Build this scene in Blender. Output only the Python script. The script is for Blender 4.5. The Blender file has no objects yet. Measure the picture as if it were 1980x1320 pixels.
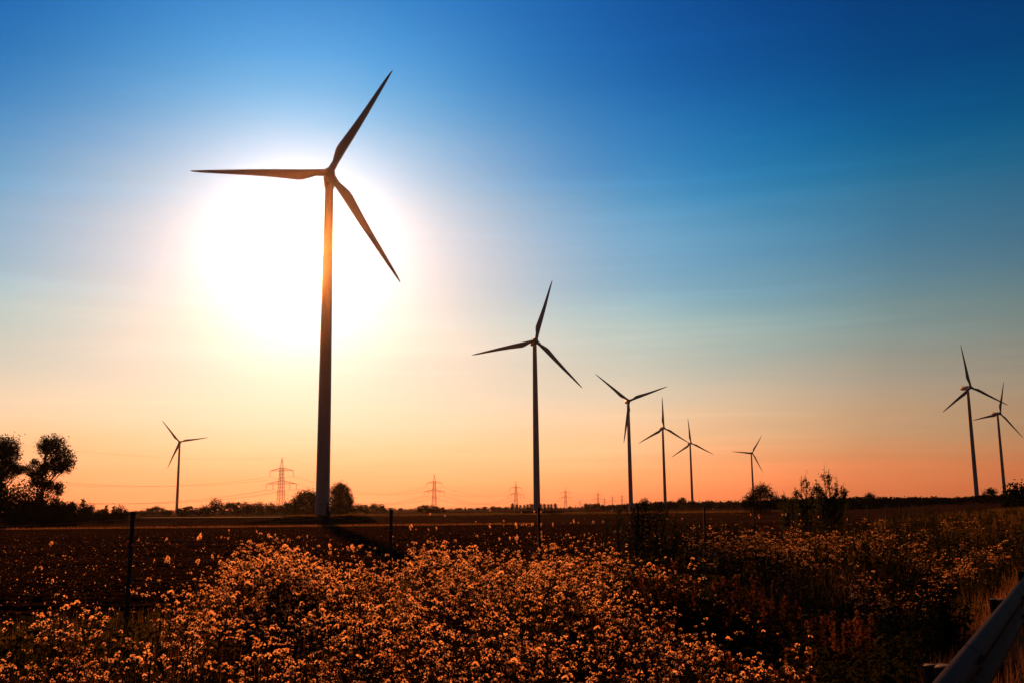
import bpy, math, random
import numpy as np
from mathutils import Vector, Matrix

SC = bpy.context.scene
COL = SC.collection
RNG = np.random.default_rng(11)
random.seed(5)
PI = math.pi
rad = math.radians

# ------------------------------------------------------------------ camera
EYE = np.array([0.0, 0.0, 1.6])
FPX, CX, CY = 1930.0, 990.0, 660.0
PITCH, ROLL = math.atan(322 / FPX), 0.0102
Fv = np.array([0, math.cos(PITCH), math.sin(PITCH)])
R0 = np.array([1.0, 0, 0]); U0 = np.cross(R0, Fv)
Uv = U0 * math.cos(ROLL) + R0 * math.sin(ROLL)
Rv = R0 * math.cos(ROLL) - U0 * math.sin(ROLL)
cam = bpy.data.cameras.new('camera'); cam_o = bpy.data.objects.new('camera', cam); COL.objects.link(cam_o)
cam.sensor_width = 36; cam.lens = 36 * FPX / 1980
cam.clip_start = 0.05; cam.clip_end = 30000
M = Matrix(((Rv[0], Uv[0], -Fv[0], EYE[0]), (Rv[1], Uv[1], -Fv[1], EYE[1]), (Rv[2], Uv[2], -Fv[2], EYE[2]), (0, 0, 0, 1)))
cam_o.matrix_world = M
SC.camera = cam_o

# ------------------------------------------------------------------ view, world, sun
SC.render.engine = 'CYCLES'
SC.view_settings.view_transform = 'Standard'
SC.view_settings.look = 'None'
SC.view_settings.exposure = 0.25
SC.view_settings.gamma = 1.0
SC.view_settings.use_curve_mapping = False
cy = SC.cycles
cy.use_denoising = True
cy.max_bounces = 5; cy.diffuse_bounces = 2; cy.glossy_bounces = 2; cy.transmission_bounces = 3
cy.transparent_max_bounces = 4; cy.volume_bounces = 0
cy.sample_clamp_indirect = 4.0

SUN_PX = (585, 487)
sd = Fv * FPX + Rv * (SUN_PX[0] - CX) - Uv * (SUN_PX[1] - CY)
SUN = sd / np.linalg.norm(sd)
SUN_EL = math.asin(SUN[2]); SUN_AZ = math.atan2(SUN[0], SUN[1])


def s2l(c):
    return tuple(((v / 255) / 12.92 if v <= 10 else ((v / 255 + .055) / 1.055) ** 2.4) for v in c)


class NT:
    """tiny helper round a node tree"""
    def __init__(self, tree):
        self.t = tree; self.n = tree.nodes; self.l = tree.links
        self.n.clear()

    def new(self, kind, **kw):
        nd = self.n.new(kind)
        for k, v in kw.items():
            setattr(nd, k, v)
        return nd

    def math(self, op, a, b=None, clamp=False):
        nd = self.new('ShaderNodeMath', operation=op); nd.use_clamp = clamp
        for i, v in enumerate((a, b)):
            if v is None: continue
            if isinstance(v, (int, float)): nd.inputs[i].default_value = v
            else: self.l.new(v, nd.inputs[i])
        return nd.outputs[0]

    def vmath(self, op, a, b=None, scale=None):
        nd = self.new('ShaderNodeVectorMath', operation=op)
        for i, v in enumerate((a, b)):
            if v is None: continue
            if isinstance(v, (tuple, list)): nd.inputs[i].default_value = v
            else: self.l.new(v, nd.inputs[i])
        if scale is not None:
            if isinstance(scale, (int, float)): nd.inputs['Scale'].default_value = scale
            else: self.l.new(scale, nd.inputs['Scale'])
        return nd

    def ramp(self, fac, stops, interp='LINEAR'):
        nd = self.new('ShaderNodeValToRGB'); cr = nd.color_ramp; cr.interpolation = interp
        while len(cr.elements) < len(stops): cr.elements.new(0.5)
        for e, (p, c) in zip(cr.elements, stops):
            e.position = p; e.color = (*c, 1) if len(c) == 3 else c
        self.l.new(fac, nd.inputs[0])
        return nd.outputs[0]


W = bpy.data.worlds.new('World'); SC.world = W; W.use_nodes = True
w = NT(W.node_tree)
tc = w.new('ShaderNodeTexCoord')
dirv = w.vmath('NORMALIZE', tc.outputs['Generated']).outputs[0]
sep = w.new('ShaderNodeSeparateXYZ'); w.l.new(dirv, sep.inputs[0])
elev = w.math('MULTIPLY', w.math('ARCSINE', sep.outputs['Z']), 180 / PI)           # degrees
ang = w.math('MULTIPLY', w.math('ARCCOSINE', w.math('MINIMUM', w.vmath('DOT_PRODUCT', dirv, tuple(SUN)).outputs['Value'], 0.999999)), 180 / PI)
# faint high cirrus breaks up the smooth gradient
mp = w.new('ShaderNodeMapping'); mp.inputs['Scale'].default_value = (2.2, 2.2, 16); mp.inputs['Rotation'].default_value = (0.06, -0.13, 0)
w.l.new(dirv, mp.inputs[0])
nz = w.new('ShaderNodeTexNoise'); nz.inputs['Scale'].default_value = 1.6; nz.inputs['Detail'].default_value = 5; nz.inputs['Roughness'].default_value = .55
w.l.new(mp.outputs[0], nz.inputs['Vector'])
cir = w.math('SUBTRACT', nz.outputs['Fac'], 0.5)
elev_w = w.math('ADD', elev, w.math('MULTIPLY', cir, 1.8))
EL = [(-3, (.35, .10, .035)), (0, (1.42, .31, .100)), (1.5, (1.62, .445, .155)), (3.5, (1.12, .60, .28)), (5.5, (1.0, .70, .46)), (7.5, (.65, .60, .485)), (10, (.40, .56, .54)), (13, (.165, .40, .595)),
      (16, (.085, .34, .59)), (20, (.005, .205, .53)), (24, (.001, .110, .41)), (28, (.0005, .085, .37)), (45, (.002, .036, .16)), (90, (.003, .020, .075))]
fe = w.math('DIVIDE', w.math('ADD', elev_w, 3.0), 93.0, clamp=True)


def soften(stops, sig=1.1):
    ke = np.array([k for k, _ in stops], float); kc = np.array([c for _, c in stops], float)
    fine = np.arange(-3, 90.01, .25); f = np.stack([np.interp(fine, ke, np.log(kc[:, i])) for i in range(3)], 1)
    outk = np.concatenate([[-3, -1, 0, .8, 1.6, 2.6], np.arange(3.8, 14.1, 1.25), np.arange(15.5, 30, 2.0), [33, 38, 45, 60, 90]])
    res = []
    for e in outk:
        sg = sig * (.35 if e < 3 else 1); wt = np.exp(-((fine - e) / sg) ** 2); res.append((e, tuple(np.exp((f * wt[:, None]).sum(0) / wt.sum()))))
    return res



base = w.ramp(fe, [((e + 3) / 93, c) for e, c in soften(EL)])
dim = w.ramp(w.math('DIVIDE', ang, 180.0, clamp=True),
             [(a_ / 180, (d_,) * 3) for a_, d_ in ((0, 1), (14, 1), (20, .95), (26, .76), (33, .52), (42, .377), (60, .25), (90, .14), (180, .08))])
sky = w.vmath('MULTIPLY', base, dim).outputs[0]
mp2 = w.new('ShaderNodeMapping'); mp2.inputs['Scale'].default_value = (1.2, 3.0, 26); mp2.inputs['Rotation'].default_value = (0.12, 0.16, .4)
w.l.new(dirv, mp2.inputs[0])
nz2 = w.new('ShaderNodeTexNoise'); nz2.inputs['Scale'].default_value = 1.3; nz2.inputs['Detail'].default_value = 6; nz2.inputs['Roughness'].default_value = .6; nz2.inputs['Distortion'].default_value = .4
w.l.new(mp2.outputs[0], nz2.inputs['Vector'])
veil = w.math('MULTIPLY', w.math('MAXIMUM', w.math('SUBTRACT', nz2.outputs['Fac'], 0.50), 0.0), 0.42)
sky = w.vmath('SCALE', sky, scale=w.math('ADD', veil, 0.985)).outputs[0]


def gauss(s, amp):
    q = w.math('DIVIDE', ang, s)
    return w.math('MULTIPLY', w.math('EXPONENT', w.math('MULTIPLY', w.math('MULTIPLY', q, q), -1.0)), amp)


gin = w.math('ADD', w.math('ADD', gauss(4.3, .85), gauss(8.5, .30)), gauss(2.6, 1.0))
gout = gauss(12.85, 1.0)


def gramp(stops): return w.ramp(fe, [((e + 3) / 93, c) for e, c in soften(stops)])


gcol = gramp(((-3, (.6, .4, .2)), (6, (1, .90, .82)), (13, (1, .93, .92)), (90, (1, .94, .96))))
gco2 = gramp(((-3, (.006, .01, .02)), (0, (.006, .0145, .0273)), (4, (.08, .08, .085)), (8, (.66, .165, .045)), (12, (.76, .315, .03)), (16, (.72, .355, .07)), (20, (.36, .355, .22)), (25, (.066, .45, .65)), (30, (.055, .50, .88)), (45, (.04, .4, .7)), (90, (.03, .2, .4))))
glw = w.vmath('ADD', w.vmath('SCALE', gcol, scale=gin).outputs[0], w.vmath('SCALE', gco2, scale=gout).outputs[0]).outputs[0]
tot = w.vmath('ADD', sky, glw).outputs[0]
nish = w.new('ShaderNodeTexSky', sky_type='NISHITA'); nish.sun_disc = False
nish.sun_elevation = SUN_EL; nish.sun_rotation = SUN_AZ; nish.dust_density = 3.0; nish.air_density = 1.0
b1 = w.new('ShaderNodeBackground'); b1.inputs['Strength'].default_value = 0.84
b2 = w.new('ShaderNodeBackground'); b2.inputs['Strength'].default_value = 0.0004
w.l.new(tot, b1.inputs[0]); w.l.new(nish.outputs[0], b2.inputs[0])
ad = w.new('ShaderNodeAddShader'); wo = w.new('ShaderNodeOutputWorld')
w.l.new(b1.outputs[0], ad.inputs[0]); w.l.new(b2.outputs[0], ad.inputs[1]); w.l.new(ad.outputs[0], wo.inputs['Surface'])

sl = bpy.data.lights.new('sun', 'SUN'); sl.energy = 5.0; sl.angle = rad(0.53); sl.color = (1.0, 0.31, 0.065)
so = bpy.data.objects.new('sun', sl); COL.objects.link(so)
so.rotation_euler = Vector((-SUN[0], -SUN[1], -SUN[2])).to_track_quat('-Z', 'Y').to_euler()


# ------------------------------------------------------------------ helpers
def tag(o, label=None, cat=None, group=None, kind=None):
    if label: o['label'] = label
    if cat: o['category'] = cat
    if group: o['group'] = group
    if kind: o['kind'] = kind
    return o


def empty(name, loc, rz=0.0):
    o = bpy.data.objects.new(name, None); COL.objects.link(o)
    o.location = loc; o.rotation_euler = (0, 0, rz); o.empty_display_size = .3
    return o


def link(name, me, parent=None, loc=None):
    o = bpy.data.objects.new(name, me); COL.objects.link(o)
    if parent is not None: o.parent = parent
    if loc is not None: o.location = loc
    return o


class MB:
    """collects triangles (numpy) and builds one mesh"""
    def __init__(self):
        self.v = []; self.f = []; self.m = []; self.n = 0

    def add(self, v, f, mi=0):
        v = np.asarray(v, float).reshape(-1, 3); f = np.asarray(f, int).reshape(-1, 3)
        self.v.append(v); self.f.append(f + self.n); self.m.append(np.full(len(f), mi, int)); self.n += len(v)

    def quads(self, v, q, mi=0):
        q = np.asarray(q, int).reshape(-1, 4)
        self.add(v, np.concatenate([q[:, [0, 1, 2]], q[:, [0, 2, 3]]]), mi)

    def arrays(self):
        return np.concatenate(self.v), np.concatenate(self.f), np.concatenate(self.m)

    def put(self, arr, T=None, s=1.0, rz=0.0, loc=(0, 0, 0), mi=None):
        v, f, m = arr
        c, sn = math.cos(rz), math.sin(rz)
        x = v * s if np.ndim(s) == 0 else v * np.asarray(s)
        x = np.stack([x[:, 0] * c - x[:, 1] * sn, x[:, 0] * sn + x[:, 1] * c, x[:, 2]], 1) + np.asarray(loc)
        self.v.append(x); self.f.append(f + self.n); self.m.append(m if mi is None else np.full(len(f), mi, int)); self.n += len(x)

    def tube(self, pts, r, sides=6, mi=0, cap=True):
        pts = np.asarray(pts, float); n = len(pts)
        r = np.full(n, r, float) if np.ndim(r) == 0 else np.asarray(r, float)
        tg = np.gradient(pts, axis=0); tg /= np.linalg.norm(tg, axis=1)[:, None] + 1e-12
        ref = np.array([0, 0, 1.0]) if abs(tg[:, 2]).mean() < .8 else np.array([1.0, 0, 0])
        a = np.cross(tg, ref); a /= np.linalg.norm(a, axis=1)[:, None] + 1e-12
        b = np.cross(tg, a)
        th = np.arange(sides) * 2 * PI / sides
        ring = pts[:, None, :] + r[:, None, None] * (np.cos(th)[None, :, None] * a[:, None, :] + np.sin(th)[None, :, None] * b[:, None, :])
        v = ring.reshape(-1, 3)
        i, j = np.meshgrid(np.arange(n - 1), np.arange(sides), indexing='ij')
        q = np.stack([i * sides + j, i * sides + (j + 1) % sides, (i + 1) * sides + (j + 1) % sides, (i + 1) * sides + j], -1).reshape(-1, 4)
        self.quads(v, q, mi)
        if cap:
            for k, rev in ((0, True), (n - 1, False)):
                base_ = k * sides
                f = [[base_, base_ + t + 1, base_ + t] if not rev else [base_, base_ + t, base_ + t + 1] for t in range(1, sides - 1)]
                self.add(v, f, mi)

    def box(self, lo, hi, mi=0):
        x0, y0, z0 = lo; x1, y1, z1 = hi
        v = [(x0, y0, z0), (x1, y0, z0), (x1, y1, z0), (x0, y1, z0), (x0, y0, z1), (x1, y0, z1), (x1, y1, z1), (x0, y1, z1)]
        self.quads(v, [(0, 3, 2, 1), (4, 5, 6, 7), (0, 1, 5, 4), (1, 2, 6, 5), (2, 3, 7, 6), (3, 0, 4, 7)], mi)

    def mesh(self, name, mats, smooth=False):
        v, f, m = self.arrays()
        me = bpy.data.meshes.new(name)
        me.vertices.add(len(v)); me.vertices.foreach_set('co', v.astype(np.float32).ravel())
        me.loops.add(len(f) * 3); me.loops.foreach_set('vertex_index', f.astype(np.int32).ravel())
        me.polygons.add(len(f))
        me.polygons.foreach_set('loop_start', (np.arange(len(f)) * 3).astype(np.int32))
        me.polygons.foreach_set('loop_total', np.full(len(f), 3, np.int32))
        for mt in (mats if isinstance(mats, (list, tuple)) else [mats]): me.materials.append(mt)
        me.polygons.foreach_set('material_index', m.astype(np.int32))
        if smooth: me.polygons.foreach_set('use_smooth', np.ones(len(f), bool))
        me.update(calc_edges=True)
        if smooth:
            try: me.set_sharp_from_angle(angle=rad(40))
            except Exception: pass
        return me


def merge(*mbs):
    out = MB()
    for b in mbs: out.put(b.arrays())
    return out


# ------------------------------------------------------------------ materials
def mat(name, col, rough=.9, spec=.15, metal=0.0, transl=0.0, var=.25, vscale=3.0, bump=0.0, bscale=20.0, col2=None, coord='Object'):
    m = bpy.data.materials.new(name); m.use_nodes = True
    t = NT(m.node_tree)
    out = t.new('ShaderNodeOutputMaterial')
    p = t.new('ShaderNodeBsdfPrincipled')
    p.inputs['Roughness'].default_value = rough; p.inputs['Specular IOR Level'].default_value = spec; p.inputs['Metallic'].default_value = metal
    tcd = t.new('ShaderNodeTexCoord')
    nzz = t.new('ShaderNodeTexNoise'); nzz.inputs['Scale'].default_value = vscale; nzz.inputs['Detail'].default_value = 5; nzz.inputs['Roughness'].default_value = .65
    t.l.new(tcd.outputs[coord], nzz.inputs['Vector'])
    c2 = col2 or tuple(min(1, c * (1 + var)) for c in col)
    c1 = tuple(c * (1 - var) for c in col)
    cr = t.ramp(nzz.outputs['Fac'], [(.3, c1), (.5, col), (.72, c2)])
    t.l.new(cr, p.inputs['Base Color'])
    if bump:
        nb = t.new('ShaderNodeTexNoise'); nb.inputs['Scale'].default_value = bscale; nb.inputs['Detail'].default_value = 6
        t.l.new(tcd.outputs[coord], nb.inputs['Vector'])
        bm = t.new('ShaderNodeBump'); bm.inputs['Strength'].default_value = bump; bm.inputs['Distance'].default_value = .05
        t.l.new(nb.outputs['Fac'], bm.inputs['Height']); t.l.new(bm.outputs[0], p.inputs['Normal'])
    if transl:
        tr = t.new('ShaderNodeBsdfTranslucent'); t.l.new(cr, tr.inputs[0])
        mx = t.new('ShaderNodeMixShader'); mx.inputs[0].default_value = transl
        t.l.new(p.outputs[0], mx.inputs[1]); t.l.new(tr.outputs[0], mx.inputs[2]); t.l.new(mx.outputs[0], out.inputs[0])
    else:
        t.l.new(p.outputs[0], out.inputs[0])
    return m


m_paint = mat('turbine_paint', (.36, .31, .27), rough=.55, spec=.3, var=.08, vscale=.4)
m_dark = mat('dark_metal', (.035, .034, .033), rough=.6, spec=.3, var=.2)
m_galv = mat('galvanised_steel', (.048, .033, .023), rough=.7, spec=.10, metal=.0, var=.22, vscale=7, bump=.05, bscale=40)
m_post = mat('weathered_post', (.07, .055, .042), rough=.85, var=.35, vscale=14, bump=.2, bscale=60)
m_wire = mat('fence_wire', (.10, .085, .07), rough=.7, spec=.2)
m_pylon = mat('pylon_steel', (.16, .10, .07), rough=.7, spec=.3, var=.2)  # orange-brown of the sun glare on backlit lattice put into the steel colour
m_cable = mat('cable_metal', (.12, .09, .08), rough=.6, spec=.3)
m_soil = mat('plough_soil', (.025, .0135, .0072), rough=1, spec=0.0, var=.6, vscale=1.6, bump=1.0, bscale=7, coord='Object')
m_clod = mat('soil_clod', (.055, .030, .016), rough=1, spec=0.0, var=.35, vscale=2)
m_stub = mat('stubble_soil', (.040, .022, .012), rough=1, spec=0.0, var=.4, vscale=.05)
m_verge = mat('verge_soil', (.05, .035, .022), rough=1, spec=0.0, var=.35, vscale=1.5)
m_mound = mat('mound_turf', (.045, .040, .018), rough=1, spec=0.0, var=.4, vscale=.8)
m_track = mat('pale_gravel', (.34, .27, .20), rough=.9, spec=.1, var=.15)
m_asph = mat('asphalt', (.05, .05, .05), rough=.9, var=.2, vscale=30)
m_line = mat('road_paint', (.7, .7, .68), rough=.7, var=.08)
m_bark = mat('bark', (.045, .034, .025), spec=0.0, rough=.95, var=.35, vscale=4)
m_leaf = mat('tree_leaf', (.036, .042, .016), rough=.7, spec=0.0, transl=.05, var=.4, vscale=.7)
m_leaf2 = mat('sapling_leaf', (.055, .065, .02), rough=.6, spec=0.0, transl=.38, var=.4, vscale=2)
m_wood = mat('far_wood_leaf', (.035, .040, .018), rough=.9, spec=0.0, var=.35, vscale=.02)
m_stem = mat('thistle_stem', (.120, .080, .026), rough=.8, spec=0.0, transl=.5, var=.5, vscale=3)
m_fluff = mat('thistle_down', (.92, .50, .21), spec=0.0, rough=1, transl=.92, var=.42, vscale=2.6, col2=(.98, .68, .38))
m_calyx = mat('thistle_calyx', (.055, .034, .018), rough=.9, spec=0.0, var=.3)
m_weed = mat('weed_leaf', (.046, .046, .012), rough=.75, spec=0.0, transl=.35, var=.4, vscale=2.5)
m_dock = mat('dock_seed', (.20, .075, .03), rough=.9, spec=0.0, transl=.35, var=.35, vscale=5)
m_grass = mat('meadow_grass', (.115, .070, .022), rough=.8, spec=0.0, transl=.5, var=.45, vscale=.6)
m_dry = mat('dry_grass', (.27, .13, .05), rough=.8, spec=0.0, transl=.40, var=.4, vscale=1.2)

# ------------------------------------------------------------------ terrain
DV = np.array([0.4932, 0.8699]); NV = np.array([0.8699, -0.4932])
FIELD_Z = -2.1


def st(x, y): return x * DV[0] + y * DV[1], x * NV[0] + y * NV[1]
def xy(t, s): return t * DV[0] + s * NV[0], t * DV[1] + s * NV[1]
def smooth(a, b, x):
    q = np.clip((x - a) / (b - a), 0, 1); return q * q * (3 - 2 * q)


PROFILE_S = np.array([-400, -22.5, -19, -15, -12, -10.2, -6.0, -3.9, -3.2, -2.6, -1.8, -.9, -.3, 40])
PROFILE_Z = np.array([-2.1, -2.1, -1.75, -.95, -.25, 0, 0, -.15, -.45, -.55, -.35, .04, .1, .1])


def gz(x, y):
    x = np.asarray(x, float); y = np.asarray(y, float)
    t, s = st(x, y)
    z = np.interp(s, PROFILE_S, PROFILE_Z)
    rough_ = np.clip((-s - .5) / 1.5, 0, 1) * np.clip((24 + s) / 6, 0, 1)
    z = z + rough_ * (.06 * np.sin(x * 1.7 + 1.3 * np.sin(y * .9)) + .05 * np.sin(y * 2.3 + x * .8))
    # the land lifts slowly towards the woods on the right
    r = np.hypot(x, y)
    z = z + 7.0 * smooth(450, 1100, r) * smooth(.30, .46, x / np.maximum(y, 1)) * (y > 0)
    return z


def polar_sheet(r0, r1, nr, angs, keep=None, dz=0.0):
    rs = np.geomspace(r0, r1, nr)
    A, R = np.meshgrid(angs, rs)
    X, Y = R * np.sin(A), R * np.cos(A)
    Z = gz(X, Y) + dz
    v = np.stack([X, Y, Z], -1).reshape(-1, 3)
    na = len(angs)
    i, j = np.meshgrid(np.arange(nr - 1), np.arange(na - 1), indexing='ij')
    q = np.stack([i * na + j, i * na + j + 1, (i + 1) * na + j + 1, (i + 1) * na + j], -1).reshape(-1, 4)[:, ::-1]
    mb = MB(); mb.quads(v, q)
    return mb


angs = np.concatenate([np.linspace(-PI, -.75, 60, endpoint=False), np.linspace(-.75, .75, 420, endpoint=False), np.linspace(.75, PI, 60)])
g = link('ground', polar_sheet(.25, 235, 230, angs).mesh('ground', m_verge, True))
tag(g, 'brown earth of the roadside bank under weeds and grass', 'ground', kind='structure')
g = link('far_plain', polar_sheet(235, 14000, 90, angs).mesh('far_plain', m_stub, True))
tag(g, 'flat brown stubble plain reaching to the horizon', 'field', kind='structure')

# ploughed field: a finer sheet with furrows, lying 6 cm over the plain
ys = [13.0]
while ys[-1] < 226: ys.append(ys[-1] + max(.24, ys[-1] * .0065))
ys = np.array(ys); us = np.linspace(-.95, .75, 200)
Ug, Yg = np.meshgrid(us, ys); Xg = Ug * Yg
ff = np.clip((90 - Yg) / 50, 0, 1)
row = Yg + .06 * Xg
Zg = gz(Xg, Yg) + .10 + ff * (.07 * np.sin(row * 2 * PI / 1.05) + .05 * np.sin(row * 2 * PI / 2.7 + .3 * np.sin(Xg * .3)) + RNG.normal(0, .025, Xg.shape)) + .05 * np.sin(row * .35)
vv = np.stack([Xg, Yg, Zg], -1).reshape(-1, 3); na = len(us)
i, j = np.meshgrid(np.arange(len(ys) - 1), np.arange(na - 1), indexing='ij')
q = np.stack([i * na + j, i * na + j + 1, (i + 1) * na + j + 1, (i + 1) * na + j], -1).reshape(-1, 4)
cen = vv[q].mean(1); sc_ = st(cen[:, 0], cen[:, 1])[1]
mb = MB(); mb.quads(vv, q[sc_ < -18.2])
field = link('ploughed_field', mb.mesh('ploughed_field', m_soil, True))
tag(field, 'dark ploughed field with furrows behind the wire fence', 'field', kind='structure')


def field_z(x, y): return float(np.interp(st(x, y)[1], PROFILE_S, PROFILE_Z)) + .08


# clods of soil on the near field
phi = (1 + 5 ** .5) / 2
ICO_V = np.array([(-1, phi, 0), (1, phi, 0), (-1, -phi, 0), (1, -phi, 0), (0, -1, phi), (0, 1, phi), (0, -1, -phi), (0, 1, -phi), (phi, 0, -1), (phi, 0, 1), (-phi, 0, -1), (-phi, 0, 1)]) / math.hypot(1, phi)
ICO_F = np.array([(0, 11, 5), (0, 5, 1), (0, 1, 7), (0, 7, 10), (0, 10, 11), (1, 5, 9), (5, 11, 4), (11, 10, 2), (10, 7, 6), (7, 1, 8), (3, 9, 4), (3, 4, 2), (3, 2, 6), (3, 6, 8), (3, 8, 9), (4, 9, 5), (2, 4, 11), (6, 2, 10), (8, 6, 7), (9, 8, 1)])
N = 26000
yy = 17 * (150 / 17) ** RNG.random(N); uu = RNG.uniform(-.62, .45, N); yy = np.round((yy + 0) / 1.05) * 1.05 + RNG.normal(0, .22, N)
xx = uu * yy; ok = st(xx, yy)[1] < -19.5
xx, yy = xx[ok], yy[ok]; N = len(xx)
zz = np.interp(st(xx, yy)[1], PROFILE_S, PROFILE_Z) + .10
sz = RNG.uniform(.025, .065, N) * (1 + yy / 90) * RNG.choice([.7, 1, 1.5], N, p=[.5, .4, .1])
vv = ICO_V[None] * sz[:, None, None] * RNG.uniform(.65, 1.25, (N, 12, 1)) * np.array([1.5, 1, .6])
vv = vv + np.stack([xx, yy, zz], -1)[:, None, :]
mb = MB(); mb.add(vv.reshape(-1, 3), (ICO_F[None] + 12 * np.arange(N)[:, None, None]).reshape(-1, 3))
tag(link('soil_clods', mb.mesh('soil_clods', m_clod)), 'lumps of turned earth strewn along the furrows', 'soil', kind='stuff')


# blades of grass
def blades(P, H, Wd, lean=.45, cmi=0, segs=2):
    n = len(P)
    az = RNG.uniform(0, 2 * PI, n); face = az + RNG.normal(0, .6, n) + PI / 2
    d = np.stack([np.cos(az), np.sin(az), np.zeros(n)], 1); wv = np.stack([np.cos(face), np.sin(face), np.zeros(n)], 1)
    ln = np.abs(RNG.normal(0, lean, n))
    mid = P + d * (H * ln * .35)[:, None]; mid[:, 2] += H * .55
    tip = P + d * (H * ln)[:, None]; tip[:, 2] += H * (1 - .25 * np.clip(ln, 0, 1.5))
    v = np.stack([P - wv * Wd[:, None] * .5, P + wv * Wd[:, None] * .5, mid + wv * Wd[:, None] * .4, mid - wv * Wd[:, None] * .4, tip], 1)
    f = np.array([(0, 1, 2), (0, 2, 3), (3, 2, 4)])
    mb = MB(); mb.add(v.reshape(-1, 3), (f[None] + 5 * np.arange(n)[:, None, None]).reshape(-1, 3), cmi)
    return mb


def leaves(C, size, up=.0, aspect=.45, n_per=1):
    """quads of random direction at centres C; size per leaf"""
    n = len(C)
    a = RNG.normal(0, 1, (n, 3)); a[:, 2] += up; a /= np.linalg.norm(a, axis=1)[:, None]
    b = RNG.normal(0, 1, (n, 3)); b = np.cross(a, b); b /= np.linalg.norm(b, axis=1)[:, None]
    s = np.asarray(size)[:, None]
    v = np.stack([C - a * s, C + b * s * aspect, C + a * s, C - b * s * aspect], 1)
    f = np.array([(0, 1, 2), (0, 2, 3)])
    return v.reshape(-1, 3), (f[None] + 4 * np.arange(n)[:, None, None]).reshape(-1, 3)


# strip of pale dry grass across the field, and grassy margin farther off
def strip(y0, y1, u0, u1, n, h, wd):
    y = RNG.uniform(y0, y1, n); x = RNG.uniform(u0, u1, n) * y
    return np.stack([x, y, np.array([field_z(a, b) for a, b in zip(x, y)])], 1), RNG.uniform(h * .5, h * 1.2, n), np.full(n, wd)


mb = MB()
P, H, Wd = strip(228, 236, -.55, .02, 3800, .5, .12); mb.put(blades(P, H, Wd).arrays())
tag(link('field_margin_grass', mb.mesh('field_margin_grass', m_dry)), 'thin line of dry grass along the far edge of the ploughed field', 'grass', kind='stuff')
mb = MB()
P, H, Wd = strip(560, 610, -.16, .24, 6000, 1.1, .5); mb.put(blades(P, H, Wd).arrays())
P, H, Wd = strip(640, 700, -.30, .3, 6000, 1.0, .6); mb.put(blades(P, H, Wd).arrays())
tag(link('distant_grass_bank', mb.mesh('distant_grass_bank', m_grass)), 'low olive grass bank beyond the field under the small turbines', 'grass', kind='stuff')

# ------------------------------------------------------------------ road
mb = MB()
tt = np.linspace(-25, 160, 60); ss = np.array([.45, 7.0])
v = np.array([(*xy(t, s), .108) for t in tt for s in ss]); q = [(2 * k, 2 * k + 1, 2 * k + 3, 2 * k + 2) for k in range(59)]
mb.quads(v, q)
tag(link('road', mb.mesh('road', m_asph)), 'grey asphalt road beside the guard rail', 'road', kind='structure')
mb = MB()
v = np.array([(*xy(t, s), .113) for t in tt for s in (.62, .74)]); mb.quads(v, q)
tag(link('road_edge_line', mb.mesh('road_edge_line', m_line)), 'white painted edge line of the road', 'road marking', kind='structure')


# ------------------------------------------------------------------ mounds and access track
def mound(cx_, cy_, rx, ry, top, name, label):
    mb = MB(); n = 48
    prof = [(1.22, FIELD_Z - .05), (1.08, FIELD_Z + (top - FIELD_Z) * .35), (1.0, FIELD_Z + (top - FIELD_Z) * .8), (.93, top - .02), (.6, top), (.0, top + .03)]
    v = []
    for k, (s, z) in enumerate(prof):
        for a in range(n):
            th = 2 * PI * a / n; wob = 1 + .05 * math.sin(3 * th + k) + .03 * math.sin(7 * th + 2)
            v.append((cx_ + rx * s * wob * math.cos(th), cy_ + ry * s * wob * math.sin(th), z + (.15 * math.sin(5 * th + k * 2) if k in (1, 2, 3) else 0)))
    q = [(k * n + a, k * n + (a + 1) % n, (k + 1) * n + (a + 1) % n, (k + 1) * n + a) for k in range(len(prof) - 1) for a in range(n)]
    mb.quads(v, q)
    tag(link(name, mb.mesh(name, m_mound, True)), label, 'mound', kind='structure')


mound(-54.6, 294, 12.4, 11, -.05, 'mound', 'low turf mound carrying the tallest turbine')
mound(14.5, 606, 14, 11, -.2, 'mound', 'low dark mound at the foot of the middle turbine')
n = 1500; th = RNG.uniform(0, 2 * PI, n); rr = np.sqrt(RNG.uniform(.25, 1.1, n))
P = np.stack([-54.6 + 12.4 * rr * np.cos(th), 294 + 11 * rr * np.sin(th), np.where(rr < .93, -.08, -.6)], 1)
tag(link('mound_grass', blades(P, RNG.uniform(.3, 1.1, n) * np.where(P[:, 0] > -48, 1.25, .7), np.full(n, .13)).mesh('mound_grass', m_grass)), 'tufts of grass on the mound of the tallest turbine', 'grass', kind='stuff')

mb = MB()
tx = np.linspace(0, 1, 24); line = np.stack([-124 + tx * 56, 338 - tx * 38], 1)
v = []
for k, (x, y) in enumerate(line):
    for off, z in ((-17, FIELD_Z), (-4.5, -.75), (-1.6, -.22), (1.6, -.2), (6.5, FIELD_Z)):
        v.append((x + off * .55, y + off * .83, z))
qs = [(5 * k + a, 5 * k + 5 + a, 5 * k + 6 + a, 5 * k + 1 + a) for k in range(23) for a in range(4)]
mi = [a for k in range(23) for a in range(4)]
for a in range(4): mb.quads(v, [qq for qq, b in zip(qs, mi) if b == a], (2, 0, 1, 0)[a])
tag(link('access_track', mb.mesh('access_track', [m_mound, m_track, m_stub])), 'pale gravel track on a low bank leading to the tallest turbine', 'path', kind='structure')


# ------------------------------------------------------------------ wind turbines
HUB_Z, BLADE = 102.5, 40.5


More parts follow.
